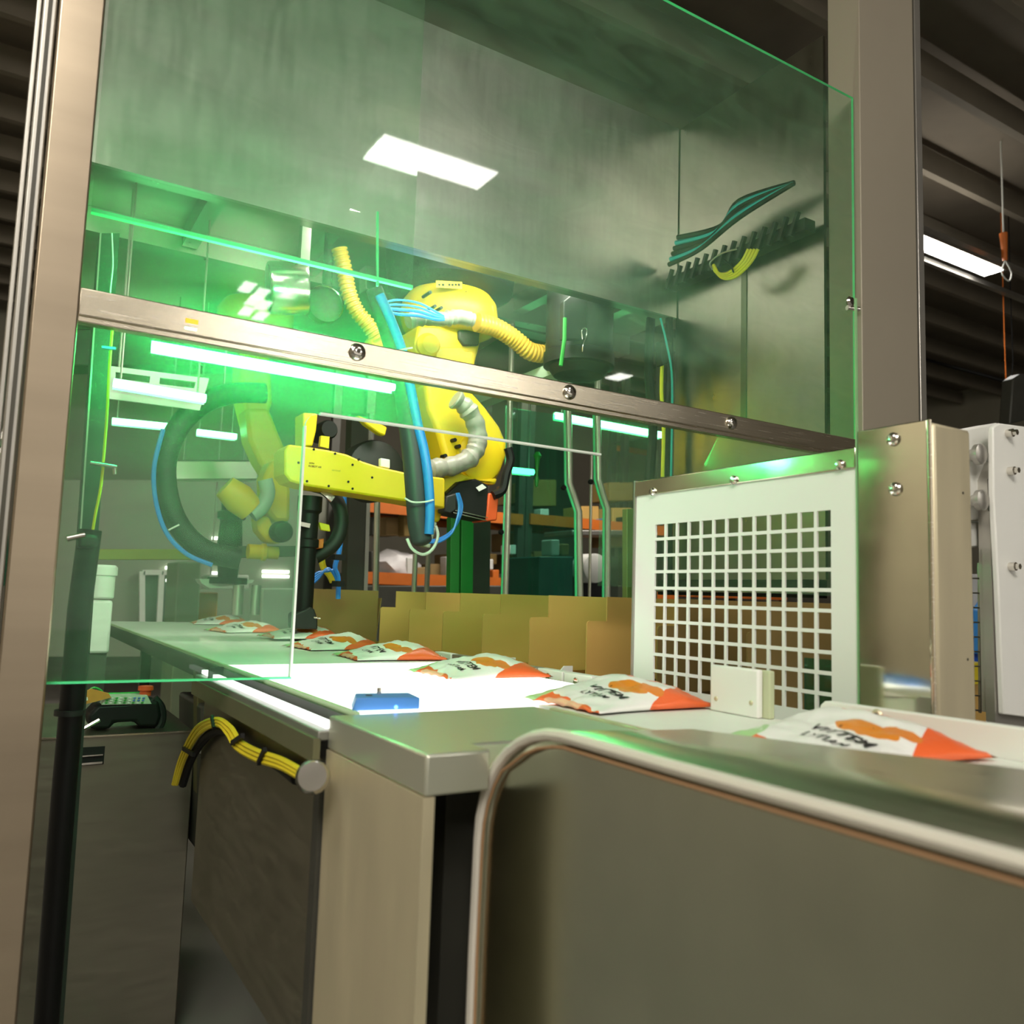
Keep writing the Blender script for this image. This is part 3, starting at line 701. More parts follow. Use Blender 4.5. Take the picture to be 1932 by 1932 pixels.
# ------------------------------------------------------------------ the main robot
t = thing('robot_arm', 'yellow ceiling-hung robot arm with dark hose, in front at centre', 'robot', (1.53, 3.05, 1.42))
bx_, by_ = 1.53, 3.05
part('mounting_ring', MB().lathe((bx_, by_, 1.236), (0, 0, 1), [(0, .22), (.02, .26), (.2235, .28)], 40), M_blk, t)
b_ = part('base_housing', MB().lathe((bx_, by_, 1.07), (0, 0, 1), [(0, .15), (.02, .19), (.07, .205), (.13, .195), (.165, .17)], 40), M_yel, t, bev=.004)
part('side_lobe', MB().prism([aty(2.88, *p_) for p_ in [(893, 565), (935, 572), (936, 605), (925, 622), (905, 620), (890, 600)]], (0, .14, 0)), M_yel, t, bev=.012)
pl = part('rating_plate', MB().prism([aty(2.84, *p_) for p_ in [(823, 529), (872, 532), (872, 545), (823, 542)]], (0, .004, 0)), M_yel2, t, label='yellow warning plate with small black marks')
for i, x in enumerate((827, 834, 846, 852, 858, 864)):
    part('mark', MB().prism([aty(2.838, *p_) for p_ in [(x, 535), (x+4, 535), (x+4, 539+(i % 2)), (x, 539)]], (0, .001, 0)), M_blk, pl)
for (px, py) in [(811, 552), (879, 553), (832, 581), (902, 594), (912, 608), (820, 578)]:
    c = aty(2.862, px, py)
    part('bolt_recess', MB().cyl(c+Vector((0, -.006, 0)), c+Vector((0, .06, 0)), .007, n=10), M_blk, t)
# shoulder
part('shoulder', MB().prism([aty(2.95, *p_) for p_ in [(790, 612), (908, 615), (906, 652), (893, 700), (880, 742), (806, 742), (792, 690), (784, 645)]], (0, .20, 0)), M_yel, t, bev=.014, seg=3)
part('shoulder_cover', MB().prism([aty(2.93, *p_) for p_ in [(822, 655), (872, 655), (878, 662), (893, 663), (890, 690), (824, 690)]], (0, .03, 0)), M_yel, t, bev=.004)
part('motor_gap', MB().prism([aty(2.935, *p_) for p_ in [(866, 622), (906, 622), (904, 652), (876, 652), (866, 638)]], (0, .06, 0)), M_dark, t, bev=.006)
part('shoulder_motor', MB().lathe(aty(2.97, 803, 655), (0, -1, 0), [(0, .05), (.03, .05), (.05, .035)], 24), M_yel, t)
# upper arm
part('upper_arm', MB().prism([aty(2.93, *p_) for p_ in [(802, 720), (880, 725), (918, 768), (945, 805), (958, 836), (957, 862), (946, 892), (935, 912), (896, 915), (862, 905), (842, 878), (836, 850), (826, 815), (808, 770)]], (0, .15, 0)), M_yel, t, bev=.022, seg=3)
part('elbow_joint', MB().lathe(aty(2.93, 905, 862), (0, -1, 0), [(-.16, .105), (0, .105), (.012, .10), (.02, .085)], 36), M_yel, t)
for (px, py) in [(912, 832), (858, 830), (866, 842), (840, 860)]:
    c = aty(2.905, px, py); part('bolt_recess', MB().cyl(c+Vector((0, -.004, 0)), c+Vector((0, .03, 0)), .008, n=10), M_blk, t)
part('arm_sleeve', MB().tube(spline([aty(2.85, *p_) for p_ in [(858, 752), (880, 770), (897, 800), (901, 835), (888, 862), (858, 878), (822, 884), (806, 886)]], 8), .040, 14, rad=[.037+.012*noise.noise(Vector((i*.35, 0, 0)))+.004*noise.noise(Vector((i*1.3, 5, 0))) for i in range(57)]), M_film, t, label='crumpled grey fabric sleeve')
# elbow yoke and wrist drop
part('elbow_yoke', MB().prism([aty(2.90, *p_) for p_ in [(808, 888), (848, 880), (900, 905), (940, 902), (936, 915), (905, 912), (880, 907), (866, 915), (846, 932), (838, 960), (830, 985), (812, 985), (806, 940)]], (0, .13, 0)), M_yel, t, bev=.010)
# black motor with red cap
mo = part('elbow_motor', MB().prism([aty(2.86, *p_) for p_ in [(842, 932), (868, 908), (898, 903), (922, 915), (922, 982), (842, 966)]], (0, .13, 0)), M_blk, t, bev=.008)
part('motor_cap', MB().prism([aty(2.855, *p_) for p_ in [(922, 930), (942, 930), (938, 982), (917, 984)]], (0, .12, 0)), M_red, t, bev=.006, label='red-orange motor end cap')
part('motor_bracket', MB().prism([aty(2.83, *p_) for p_ in [(842, 936), (862, 930), (862, 962), (850, 970), (838, 966)]], (0, .06, 0)), M_blk2, t, bev=.006)
part('motor_rod', MB().bar(aty(2.845, 855, 962), aty(2.845, 920, 977), .003, .003), M_chrome, t)
part('motor_rod', MB().bar(aty(2.845, 855, 967), aty(2.845, 918, 982), .003, .003), M_chrome, t)
part('paper_tag', MB().prism([aty(2.85, *p_) for p_ in [(898, 920), (910, 913), (918, 920), (904, 927)]], (0, .002, 0)), M_white, t)
part('wrist_cable_clamp', MB().tube(spline([aty(2.85, *p_) for p_ in [(958, 845), (963, 868), (955, 895), (948, 925), (930, 935)]], 6), .018, 8), M_blk, t)
part('wrist_end', MB().prism([aty(2.9, *p_) for p_ in [(803, 983), (826, 985), (820, 1010), (812, 1035), (798, 1030)]], (0, .05, 0)), mat('pale_grey_plastic', (.5, .5, .44), .5), t, bev=.006)
# forearm bar
fa = part('forearm', MB().prism([aty(2.70, *p_) for p_ in [(537, 850), (545, 838), (577, 842), (620, 849), (655, 857), (684, 870), (715, 880), (768, 892), (840, 902), (840, 960), (768, 946), (690, 934), (640, 926), (575, 916), (548, 908), (537, 894)]], (0, .13, 0)), M_yel, t, bev=.007, seg=2)
for (px, py) in [(592, 848), (632, 856), (677, 867), (579, 908), (620, 917), (665, 877), (657, 909), (665, 922), (702, 901), (563, 873)]:
    c = aty(2.70, px, py); part('bolt', MB().cyl(c+Vector((0, -.002, 0)), c+Vector((0, .004, 0)), .0042, n=8), M_blk, fa)
def text_on(parent, txt, size, px, py, Y, m, ang=-.16):
    vs, fs = text_mesh(txt, size); o = aty(Y, px, py)
    mb_ = MB(); mb_.v = [o+Vector((v.x*cos(ang)-v.y*sin(ang)*0, 0, v.y+v.x*0.0)) for v in vs]; mb_.f = fs; mb_.m = [0]*len(fs)
    return part('lettering', mb_, m, parent, smooth=False)
text_on(fa, 'ROBOT AR', .009, 594, 882, 2.699, M_blk); text_on(fa, 'series', .008, 588, 875, 2.699, M_blk); text_on(fa, 'serviced', .009, 634, 889, 2.699, mat('faded_print', (.35, .28, .02), .5))
part('cable_tie_tab', MB().prism([aty(2.72, *p_) for p_ in [(718, 864), (736, 867), (736, 884), (718, 880)]], (0, .02, 0)), M_white, t, bev=.003)
# behind the forearm: wrist motors
part('wrist_bracket', MB().prism([aty(2.90, *p_) for p_ in [(572, 778), (600, 780), (597, 812), (590, 842), (572, 842)]], (0, .10, 0)), M_yel, t, bev=.006)
part('wrist_motor', MB().lathe(aty(3.0, 616, 812), (0, -1, 0), [(-.1, .036), (.02, .036), (.035, .03)], 24), M_blk, t)
part('wrist_motor_tab', MB().prism([aty(2.92, *p_) for p_ in [(606, 822), (622, 824), (620, 846), (604, 842)]], (0, .02, 0)), M_yel, t)
part('round_gear_cover', MB().lathe(aty(3.15, 708, 888), (0, -1, 0), [(-.08, .125), (0, .125), (.02, .118), (.03, .09)], 40), M_blk2, t)
part('link_rod', MB().prism([aty(3.05, *p_) for p_ in [(675, 783), (720, 800), (731, 806), (727, 822), (716, 818), (690, 800)]], (0, .04, 0)), M_yel, t, bev=.006)
# gripper hanging on the forearm end
gx = aty(2.84, 580, 1000).x
g_ = part('gripper_column', MB().lathe((aty(2.84, 579, 1050).x, 2.84, -.115), (0, 0, 1), [(0, .035), (.03, .036), (.035, .030), (.26, .030), (.265, .038), (.29, .038), (.295, .032), (.38, .033), (.39, .042), (.44, .042)], 24), M_blk, t)
part('gripper_foot', MB().prism([aty(2.80, *p_) for p_ in [(556, 1158), (576, 1150), (586, 1144), (594, 1150), (600, 1168), (600, 1188), (556, 1186)]], (0, .08, 0)), M_blk2, g_, bev=.006)
part('foot_pin', MB().cyl(aty(2.8, 592, 1165), aty(2.8, 604, 1167), .003), M_chrome, g_)
part('hose_clamp', MB().prism([aty(2.79, *p_) for p_ in [(566, 984), (586, 988), (584, 996), (566, 992)]], (0, .01, 0)), M_chrome, g_)
part('valve_block', MB().prism([aty(2.86, *p_) for p_ in [(598, 1018), (612, 1016), (610, 1034), (596, 1036)]], (0, .04, 0)), M_org, t, bev=.003)
part('valve_lever', MB().prism([aty(2.84, *p_) for p_ in [(602, 985), (622, 990), (624, 1003), (606, 1000)]], (0, .02, 0)), M_yel2, t, bev=.003)
part('metal_clip', MB().bar(aty(2.78, 607, 925), aty(2.78, 628, 942), .012, .022), M_chrome, t)
P_ = spline([aty(2.9, *p_) for p_ in [(592, 915), (618, 925), (640, 955), (643, 995), (628, 1028), (592, 1052)]], 8)
part('vacuum_hose', MB().tube(P_, .026, 12), M_blk2, t)

# dark hose with blue tube dangling in front
t = thing('dangling_hose', 'thick dark grey hose with a blue tube strapped along it, in front of the robot', 'hose', aty(2.42, 795, 1038))
hp = spline([aty(2.42, *p_) for p_ in [(706, 545), (722, 590), (742, 650), (760, 720), (770, 790), (779, 860), (785, 930), (789, 985), (794, 1012), (797, 1030)]], 8)
part('hose', MB().tube(hp, .034, 18, rad=[.026+.008*min(1, i/20) if i < 66 else .034*(1-.75*((i-66)/6)**2) for i in range(73)]), mat('dark_grey_sleeve', (.038, .044, .05), .5, 0, .06, 14), t)
part('blue_tube', MB().tube(spline([aty(2.385, *p_) for p_ in [(716, 556), (736, 600), (758, 660), (772, 720), (788, 800), (800, 850), (808, 905), (811, 960), (809, 1008)]], 8), .0155, 12), M_blue, t)
part('tie', MB().tube(spline([aty(2.36, *p_) for p_ in [(764, 940), (778, 947), (800, 947), (818, 943)]], 6), .003, 6), M_white, t)
part('tie', MB().tube(spline([aty(2.36, *p_) for p_ in [(738, 667), (756, 660), (778, 656)]], 6), .003, 6), M_white, t)
part('end_loop', MB().tube(spline([aty(2.42, *p_) for p_ in [(768, 1016), (778, 1036), (798, 1046), (816, 1036), (826, 1012), (822, 992)]], 6), .005, 6), M_whitep, t)
t = thing('air_line_bundle', 'thin blue air lines curving from hose end up to the black motor', 'cable', aty(2.6, 840, 1020))
for k in range(3):
    part('air_line', MB().tube(spline([aty(2.6-.02*k, *p_) for p_ in [(808, 1020+2*k), (830, 1016+3*k), (852, 1002+2*k), (866-2*k, 980), (872-3*k, 955), (865-2*k, 930)]], 6), .004, 6), M_blue, t)
t = thing('base_air_lines', 'blue air lines looping in front of the yellow robot base', 'cable', aty(2.75, 780, 590))
for k in range(4):
    part('air_line', MB().tube(spline([aty(2.72, *p_) for p_ in [(722, 572+5*k), (750, 566+9*k), (790, 572+8*k), (822, 588+5*k), (838, 597+2*k)]], 6), .004 if k < 2 else .006, 6), M_blue, t)
fm = MB(); 
Pf = spline([aty(2.78, *p_) for p_ in [(770, 606), (800, 600), (835, 602), (865, 598), (892, 604)]], 6)
fm.tube(Pf, .03, 14, rad=[.028+.010*noise.noise(Vector((i*.9, 2, 0))) for i in range(len(Pf))])
solo('plastic_wrap', 'crumpled grey plastic wrap bunched under the yellow robot base', 'wrap', fm, M_film)

# corrugated amber hoses
t = thing('corrugated_hose', 'amber corrugated hose rising left of the robot base', 'hose', aty(2.9, 714, 655))
pa, ra = corrug([aty(2.9, *p_) for p_ in [(640, 470), (650, 510), (657, 548), (672, 585), (694, 612), (712, 640)]], .028, .016, .10)
part('hose', MB().tube(pa, .02, 14, rad=ra), M_hoseY, t)
part('end_boot', MB().lathe(aty(2.9, 713, 648), (0, -1, 0), [(-.05, .036), (.0, .036), (.012, .028)], 20), M_yel, t)
t = thing('corrugated_hose', 'amber corrugated hose from robot base to the black bucket', 'hose', aty(2.85, 1030, 680))
pa, ra = corrug([aty(2.85, *p_) for p_ in [(900, 608), (935, 618), (968, 638), (998, 662), (1024, 668)]], .036, .016, .08)
part('hose', MB().tube(pa, .02, 14, rad=ra), M_hoseY, t)
part('end_elbow', MB().tube(spline([aty(2.85, *p_) for p_ in [(1018, 668), (1034, 666), (1048, 652), (1062, 636)]], 5), .036, 14), M_hoseY, t)

# black bucket / reservoir
t = thing('black_canister', 'large black cylindrical canister hanging under the beam right of the robot', 'canister', (1.94, 2.66, .89))
part('drum', MB().lathe((1.93, 2.68, .875), (0, 0, 1), [(0, .05), (.012, .10), (.045, .125), (.05, .142), (.10, .142), (.105, .135), (.50, .135), (.584, .13)], 40), M_blk, t)
part('side_plate', MB().prism([aty(2.55, *p_) for p_ in [(1064, 568), (1078, 556), (1108, 560), (1108, 640), (1064, 640)]], (0, .03, 0)), M_blk, t, bev=.004)
part('green_lit_tube', MB().tube([aty(2.54, 1066, 600), aty(2.54, 1065, 640), aty(2.54, 1058, 690)], .008, 8), M_greenpost, t)
part('hanging_clip', MB().tube(spline([aty(2.5, *p_) for p_ in [(1098, 640), (1098, 622), (1106, 620), (1106, 634), (1100, 650), (1099, 664)]], 5), .0022, 6), M_chrome, t)

# ------------------------------------------------------------------ second robot behind the clear guard
t = thing('robot_arm', 'second yellow robot arm deeper in the cell, seen through the clear guard at left', 'robot', (.9, 4.2, 1.42))
c2 = aty(4.3, 480, 640); part('base_housing', MB().lathe(c2, (0, 0, 1), [(0, .13), (.05, .19), (.14, .19), (.2, .15)], 32), M_yel, t); part('mounting_column', MB().cyl(Vector((c2.x, 4.3, c2.z+.2)), Vector((c2.x, 4.3, 1.459)), .13), M_blk, t)
part('shoulder', MB().prism([aty(4.2, *p_) for p_ in [(455, 660), (510, 660), (515, 760), (500, 800), (470, 800), (455, 740)]], (0, .2, 0)), M_yel, t, bev=.02)
part('upper_arm', MB().prism([aty(4.1, *p_) for p_ in [(462, 770), (508, 770), (528, 820), (545, 860), (540, 900), (510, 905), (488, 870), (470, 830)]], (0, .16, 0)), M_yel, t, bev=.02)
part('forearm', MB().prism([aty(3.95, *p_) for p_ in [(512, 868), (538, 870), (549, 925), (548, 985), (520, 985), (500, 960), (498, 900)]], (0, .15, 0)), M_yel, t, bev=.02)
part('forearm_lower', MB().prism([aty(3.92, *p_) for p_ in [(484, 972), (508, 974), (520, 1000), (532, 1026), (506, 1022), (488, 1000)]], (0, .12, 0)), M_yel, t, bev=.015)
part('wrist_cup', MB().tube([aty(3.9, 424, 918), aty(3.9, 450, 940), aty(3.9, 474, 962)], .08, 24, rad=[.055, .072, .06]), M_yel, t)
part('wrist_cover', MB().tube(spline([aty(3.88, *p_) for p_ in [(500, 905), (505, 930), (495, 955), (475, 972)]], 5), .035, 12), mat('grey_green_sleeve', (.35, .42, .36), .5), t)
part('wrist_motor', MB().lathe(aty(3.85, 533, 1003), (0, -1, 0), [(-.05, .05), (0, .05), (.02, .04)], 24), M_blk, t)
gg = part('gripper_column', MB().lathe((aty(4.1, 432, 1050).x, 4.1, .02), (0, 0, 1), [(0, .09), (.03, .09), (.031, .045), (.1, .05), (.15, .06), (.3, .05), (.31, .065), (.34, .065), (.345, .05), (.46, .05)], 20), M_blk, t)
part('gripper_crossbar', MB().prism([aty(4.05, *p_) for p_ in [(384, 1030), (560, 1030), (560, 1050), (384, 1054)]], (0, .05, 0)), M_dgrey, t, bev=.004)
part('coupling', MB().lathe(aty(4.0, 500, 1042), (1, 0, 0), [(-.08, .035), (-.02, .035), (-.015, .042), (.0, .042), (.005, .03), (.06, .03)], 20), M_yel, t)
part('cup_frame', MB().prism([aty(4.08, *p_) for p_ in [(376, 1092), (480, 1094), (476, 1100), (396, 1110), (380, 1100)]], (0, .1, 0)), mat('pale_cup_frame', (.55, .58, .52), .4, .3), t)
part('vacuum_cylinder', MB().cyl(aty(4.05, 450, 1104), aty(4.05, 447, 1160), .025), M_alu, t)
part('vacuum_cylinder', MB().cyl(aty(4.05, 484, 1104), aty(4.05, 480, 1160), .022), M_alu, t)
t = thing('hose_loop', 'big green-lit hose loop with blue tube hanging at left of the second robot', 'hose', aty(3.9, 400, 1070))
part('hose', MB().tube(spline([aty(3.9, *p_) for p_ in [(500, 742), (440, 742), (385, 760), (338, 805), (312, 870), (318, 945), (345, 1002), (390, 1040), (450, 1054)]], 8), .048, 16), M_blk2, t)
part('blue_tube', MB().tube(spline([aty(3.86, *p_) for p_ in [(308, 810), (291, 880), (294, 945), (314, 1005), (352, 1045), (400, 1066)]], 8), .010, 8), M_blue, t)
part('tie', MB().tube([aty(3.84, 318, 1000), aty(3.84, 338, 990)], .004, 6), M_white, t)

# ------------------------------------------------------------------ green tube lamps
def tube_lamp(a, b, r, label, name='green_tube_light', m=None):
    t = thing(name, label, 'light', (Vector(a)+Vector(b))/2)
    part('tube', MB().tube([a, Vector(a).lerp(Vector(b), .5), b], r, 10), m or E_green, t)
    off = Vector((0, r+.005, 0))
    part('back_shield', MB().bar(Vector(a)+off, Vector(b)+off, .004, r*2+.010), M_alu, t)  # strip added to block the tube's light towards the robots
    if Vector(a).y > 2:
        for f in (.08, .92):
            q = Vector(a).lerp(Vector(b), f)+off+Vector((0, .006, 0)); part('hanger', MB().tube([q, Vector((q.x, q.y, 1.36 if 3.5 < q.y < 3.7 else 1.459))], .004, 6), M_alu, t)
tube_lamp(aty(1.70, 287, 652), aty(1.70, 744, 731), .0075, 'longest green glowing tube just below the steel rail at left', m=E_green2)
tube_lamp(aty(4.4, 212, 794), aty(4.4, 334, 806), .015, 'green glowing tube at far left above the hose loop')
tube_lamp(aty(4.4, 372, 815), aty(4.4, 446, 824), .015, 'short green glowing tube between hose loop and second robot')
tube_lamp(aty(3.6, 1048, 784), aty(3.6, 1250, 821), .018, 'green glowing tube below the rail at right')
tube_lamp(aty(4.3, 957, 886), aty(4.3, 1006, 891), .018, 'shortest green glowing tube right of the robot elbow')
tube_lamp(aty(3.2, 214, 722), aty(3.2, 388, 752), .016, 'green glowing tube lying along the slotted plate at left')
t = thing('slotted_plate', 'light slotted plate lit green above the upper left tube', 'plate', aty(3.3, 300, 720))
def P2(u, v):  # u along x px, v row
    a = Vector((205+u*190, 690+u*24)); b = Vector((205+u*172, 752+u*22)); q = a.lerp(b, v); return (q.x, q.y)
cells = [(.0, .07), (.07, .42), (.42, .52), (.52, .88), (.88, 1.0)]
mbp = MB()
for (u0, u1) in cells:
    for (v0, v1, holeok) in [(0, .16, 0), (.16, .36, 1), (.36, .5, 0), (.5, .68, 1), (.68, 1, 0)]:
        if holeok and (u1-u0) > .3: continue
        mbp.prism([aty(3.3, *P2(u0, v0)), aty(3.3, *P2(u1, v0)), aty(3.3, *P2(u1, v1)), aty(3.3, *P2(u0, v1))], (0, .01, 0))
part('sheet', mbp, M_white, t, smooth=False)
for (u, v) in ((.1, .1), (.9, .1)):
    q = aty(3.305, *P2(u, v)); part('hanger', MB().tube([q, Vector((q.x, q.y, 1.459))], .004, 6), M_alu, t)

# ------------------------------------------------------------------ cell roof, beams and side wall
t = thing('cell_roof', 'stainless roof sheet over the robot cell', 'roof', (1.4, 3.2, 1.44))
part('sheet', MB().box(.15, 2.9, 2.44, 5.2, 1.46, 1.47), M_roof, t)
part('cross_beam', MB().box(.15, 2.9, 3.55, 3.65, 1.36, 1.459), M_sidewall, t)
part('cross_beam', MB().box(.15, 2.9, 4.7, 4.8, 1.36, 1.459), M_sidewall, t)
for x in (.55, 1.05, 2.05, 2.45): part('lengthwise_beam', MB().box(x, x+.06, 2.5, 3.54, 1.38, 1.459), M_sidewall, t)
t = thing('front_roof_beam', 'wide stainless beam slanting across the top of the cell', 'beam', (1.2, 2.25, 1.01))
part('face_sheet', MB().box(.13, 2.21, 2.42, 2.435, 1.115, 1.9), steel('beam_steel', (.50, .47, .44), .34, (6, 6, .8), .004), t)
part('bottom_fold', MB().box(.13, 2.21, 2.4355, 2.475, 1.115, 1.13), M_sidewall, t)
t = thing('rear_roof_beam', 'green-lit beam crossing behind the robot base', 'beam', aty(3.4, 980, 590))
part('beam', MB().prism([aty(3.4, *p_) for p_ in [(690, 500), (1100, 590), (1100, 632), (690, 545)]], (0, .08, 0)), M_sidewall, t, bev=.004)
t = thing('side_wall_sheet', 'plain stainless side wall of the cell at right, reflecting green', 'panel', (2.1, 2.0, .08))
part('sheet', MB().box(2.215, 2.227, 1.732, 2.43, .088, 1.9), M_sidewall, t)
part('seam_strip', MB().box(2.2115, 2.2145, 2.06, 2.085, .65, 1.2), mat('sheet_seam', (.16, .18, .13), .35, .8), t)
t = thing('cable_channel', 'black cable channel below the side wall seen through the upper square holes', 'channel', (2.1, 2.0, .0))
part('channel', MB().box(2.205, 2.245, 1.75, 2.5, .03, .087), M_blk, t)
part('rod', MB().cyl((2.20, 1.75, .045), (2.20, 2.5, .045), .004), M_alu, t)
t = thing('cable_chain', 'black cable chain with coiled cables along the top of the side wall', 'cable', (2.06, 2.1, 1.15))
part('chain', MB().bar((2.17, 2.41, 1.235), (2.17, 1.75, 1.235), .05, .04), M_blk, t)
for k in range(14):
    yy = 2.40-.046*k
    part('chain_link', MB().bar((2.14, yy, 1.21), (2.14, yy-.03, 1.28), .014, .012), M_blk2, t)
for k in range(6):
    mbx = MB().tube(spline([Vector((2.13-.01*k, 2.38-.02*k, 1.30+.012*k)), Vector((2.14, 2.22-.02*k, 1.31+.01*k)), Vector((2.11, 2.0, 1.34+.012*k)), Vector((2.13, 1.78, 1.38))], 6), .009, 6)
    part('cable', mbx, M_teal if k % 3 == 1 else M_blk, t)
t = thing('yellow_cable_coil', 'bright yellow cables tied in a bundle under the cable chain', 'cable', at(0, 2.09, 1370, 520))
for k in range(4):
    part('cable', MB().tube(spline([at(0, 2.09, *p_) for p_ in [(1412+6*k, 470), (1398+6*k, 495), (1372+5*k, 516+2*k), (1352+3*k, 514+3*k), (1346, 500)]], 6), .006, 6), M_yel2, t)
part('tie', MB().tube(spline([at(0, 2.075, *p_) for p_ in [(1366, 490), (1378, 500), (1384, 514)]], 4), .003, 6), M_blk, t)
part('grey_cable', MB().tube(spline([at(0, 2.08, *p_) for p_ in [(1390, 470), (1362, 478), (1340, 495), (1344, 508)]], 6), .003, 6), M_alu, t)
# vertical cables left of side wall
for (lab, xs, Y, r, m) in [('thick black cable running down left of the side wall', [(1228, 600), (1224, 700), (1232, 800), (1226, 900), (1225, 960)], 2.7, .020, M_blk2),
                           ('black corrugated conduit hugging the side wall edge', [(1262, 600), (1264, 700), (1260, 800), (1262, 900), (1262, 1120)], 2.40, .014, M_blk),
                           ('yellow cable hanging beside the black conduit', [(1250, 660), (1248, 740), (1252, 800), (1250, 900)], 2.36, .007, M_yel2),
                           ('teal cable hanging beside the yellow one', [(1246, 600), (1258, 650), (1268, 720), (1266, 900)], 2.28, .004, M_teal)]:
    solo('vertical_cable', lab, 'cable', MB().tube(spline([aty(Y, *p_) for p_ in xs], 6), r, 8), m)
solo('junction_box', 'black connector block where the cables meet left of the side wall', 'box', MB().prism([aty(2.31, *p_) for p_ in [(1250, 640), (1268, 645), (1268, 680), (1252, 690), (1248, 670)]], (0, .04, 0)), M_blk, bev=.006)

t = thing('green_diagonal_beam', 'green-lit square beam running away beside the canister', 'beam', (1.9, 3.8, .95))
a_ = at(2, .93, 1072, 690); b_2 = at(2, .93, 860, 775)
part('beam', MB().bar(a_, b_2, .07, .05), mat('pale_beam', (.5, .62, .5), .4), t)
t = thing('dark_service_panel', 'dark scratched panel behind the amber hose', 'panel', aty(3.9, 980, 650))
part('panel', MB().prism([aty(3.9, *p_) for p_ in [(1010, 600), (1064, 605), (1064, 700), (960, 745), (890, 740), (905, 660)]], (0, .03, 0)), M_dgrey, t)

# left upright inside cell with cables
t = thing('inner_left_post', 'dark inner cell post at left with cable duct', 'post', (.2, 1.9, FZ))
part('post', MB().prism([aty(1.95, *p_) for p_ in [(188, 440), (226, 440), (104, 2150), (68, 2150)]], (0, .05, 0)), mat('dark_green_grey_post', (.03, .05, .035), .5, .1), t)
part('post_edge', MB().bar(aty(1.94, 190, 440), aty(1.94, 132, 1300), .003, .003), M_alu, t)
solo('black_conduit', 'thick black conduit running down inside the left upright', 'cable', MB().tube([aty(1.80, 170, 1000), aty(1.80, 150, 1150), aty(1.80, 138, 1300), aty(1.80, 122, 1480), aty(1.8, 112, 1600), aty(1.8, 90, 1900), aty(1.8, 70, 2150)], .021, 12), M_blk)
solo('conduit_clamp', 'black clamp around the conduit level with the white latch', 'clamp', MB().prism([aty(1.74, *p_) for p_ in [(148, 1006), (186, 1010), (186, 1032), (148, 1034)]], (0, .05, 0)), M_blk2, bev=.006)
solo('conduit_clamp', 'lower black ring clamp on the conduit beside the orange booklet', 'clamp', MB().lathe(aty(1.80, 131, 1345), (0, 0, 1), [(-.004, .026), (.006, .026)], 20), M_blk2)
solo('yellow_cable', 'thin yellow cable running down beside the left inner post', 'cable', MB().tube(spline([aty(1.85, *p_) for p_ in [(212, 620), (206, 700), (202, 780), (196, 860), (190, 920), (180, 970), (174, 1008)]], 6), .003, 6), M_yel2)
solo('white_cable', 'thin white cable at top of the inner left post', 'cable', MB().tube(spline([aty(1.85, *p_) for p_ in [(211, 440), (213, 500), (208, 560), (214, 620)]], 6), .0015, 6), M_white)
solo('blue_tie', 'blue cable tie on the inner left post below the rail', 'tie', MB().bar(aty(1.84, 192, 655), aty(1.84, 218, 658), .008, .005), M_bluebox)
solo('steel_latch_bar', 'short horizontal steel bar on the inner left post', 'bar', MB().cyl(aty(1.84, 170, 873), aty(1.84, 220, 881), .005).cyl(aty(1.84, 216, 881), aty(1.84, 217, 895), .004), M_chrome)

# silver duct at upper left
t = thing('steel_duct', 'short shiny cylindrical steel duct hanging at upper left of the cell', 'duct', aty(2.6, 540, 590))
a_ = aty(2.62, 507, 543); b_2 = aty(2.60, 578, 545)
part('duct', MB().tube([a_, a_.lerp(b_2, .06), a_.lerp(b_2, .94), b_2], .09, 40, True, [.080, .083, .083, .080]), steel('duct_steel', (.7, .66, .6), .22, (1, 1, 1)), t)
part('hanger_strap', MB().box(.76, .79, 2.59, 2.62, 1.0, 1.459), M_alu, t)
part('duct_mouth', MB().tube([a_+(a_-b_2).normalized()*.001, a_+(a_-b_2).normalized()*.003], .072, 36), M_dgrey, t)
t = thing('round_vent', 'dark round vent behind the steel duct', 'vent', aty(3.2, 620, 580))
part('vent', MB().lathe(aty(3.2, 615, 572), (0, -1, 0), [(-.05, .075), (0, .075), (.01, .06)], 30), M_dark, t)
q = aty(3.23, 615, 572); part('stem', MB().cyl(q, Vector((q.x, q.y, 1.459)), .02), M_dark, t)
part('vent_rim', MB().tube([aty(3.18, 615, 572)+Vector((.07*cos(a*pi/10), 0, .07*sin(a*pi/10))) for a in range(-2, 8)], .004, 6), M_chrome, t)

# ------------------------------------------------------------------ rear of the cell: posts, tubes, tinted glass
def bent_tube(pts, Y, r, lab, m=M_alu, knob=None):
    P_ = [aty(Y, *p_) for p_ in pts]; P_ = [Vector((P_[0].x, Y, 1.459))]+P_+[Vector((P_[-1].x, Y, FZ))]
    t = thing('guard_frame_tube', lab, 'tube', P_[-1])
    part('tube', MB().tube(P_, r, 12), m, t)
    part('edge_seal', MB().tube([aty(Y-.01, p_[0]-7, p_[1]) for p_ in pts], r*.35, 6), M_gedge, t)
    if knob: part('knob', MB().lathe(aty(Y-.03, *knob), (0, -1, 0), [(-.01, .012), (.0, .014), (.008, .010)], 14), M_blk, t)
M_tube = mat('pale_aluminium_tube', (.58, .56, .47), .32, .6, .05)
bent_tube([(1072, 770), (1074, 912), (1082, 935), (1092, 965), (1094, 1140)], 3.4, .018, 'first of two kinked pale tubes left of the perforated guard', M_tube, (1064, 920))
bent_tube([(1127, 775), (1129, 905), (1136, 930), (1146, 960), (1145, 1140)], 3.4, .018, 'second kinked pale tube, closest to the perforated guard', M_tube, (1115, 909))
bent_tube([(962, 765), (961, 880), (953, 1140)], 3.45, .014, 'straight pale tube right of the red motor cap', M_tube, (946, 1004))
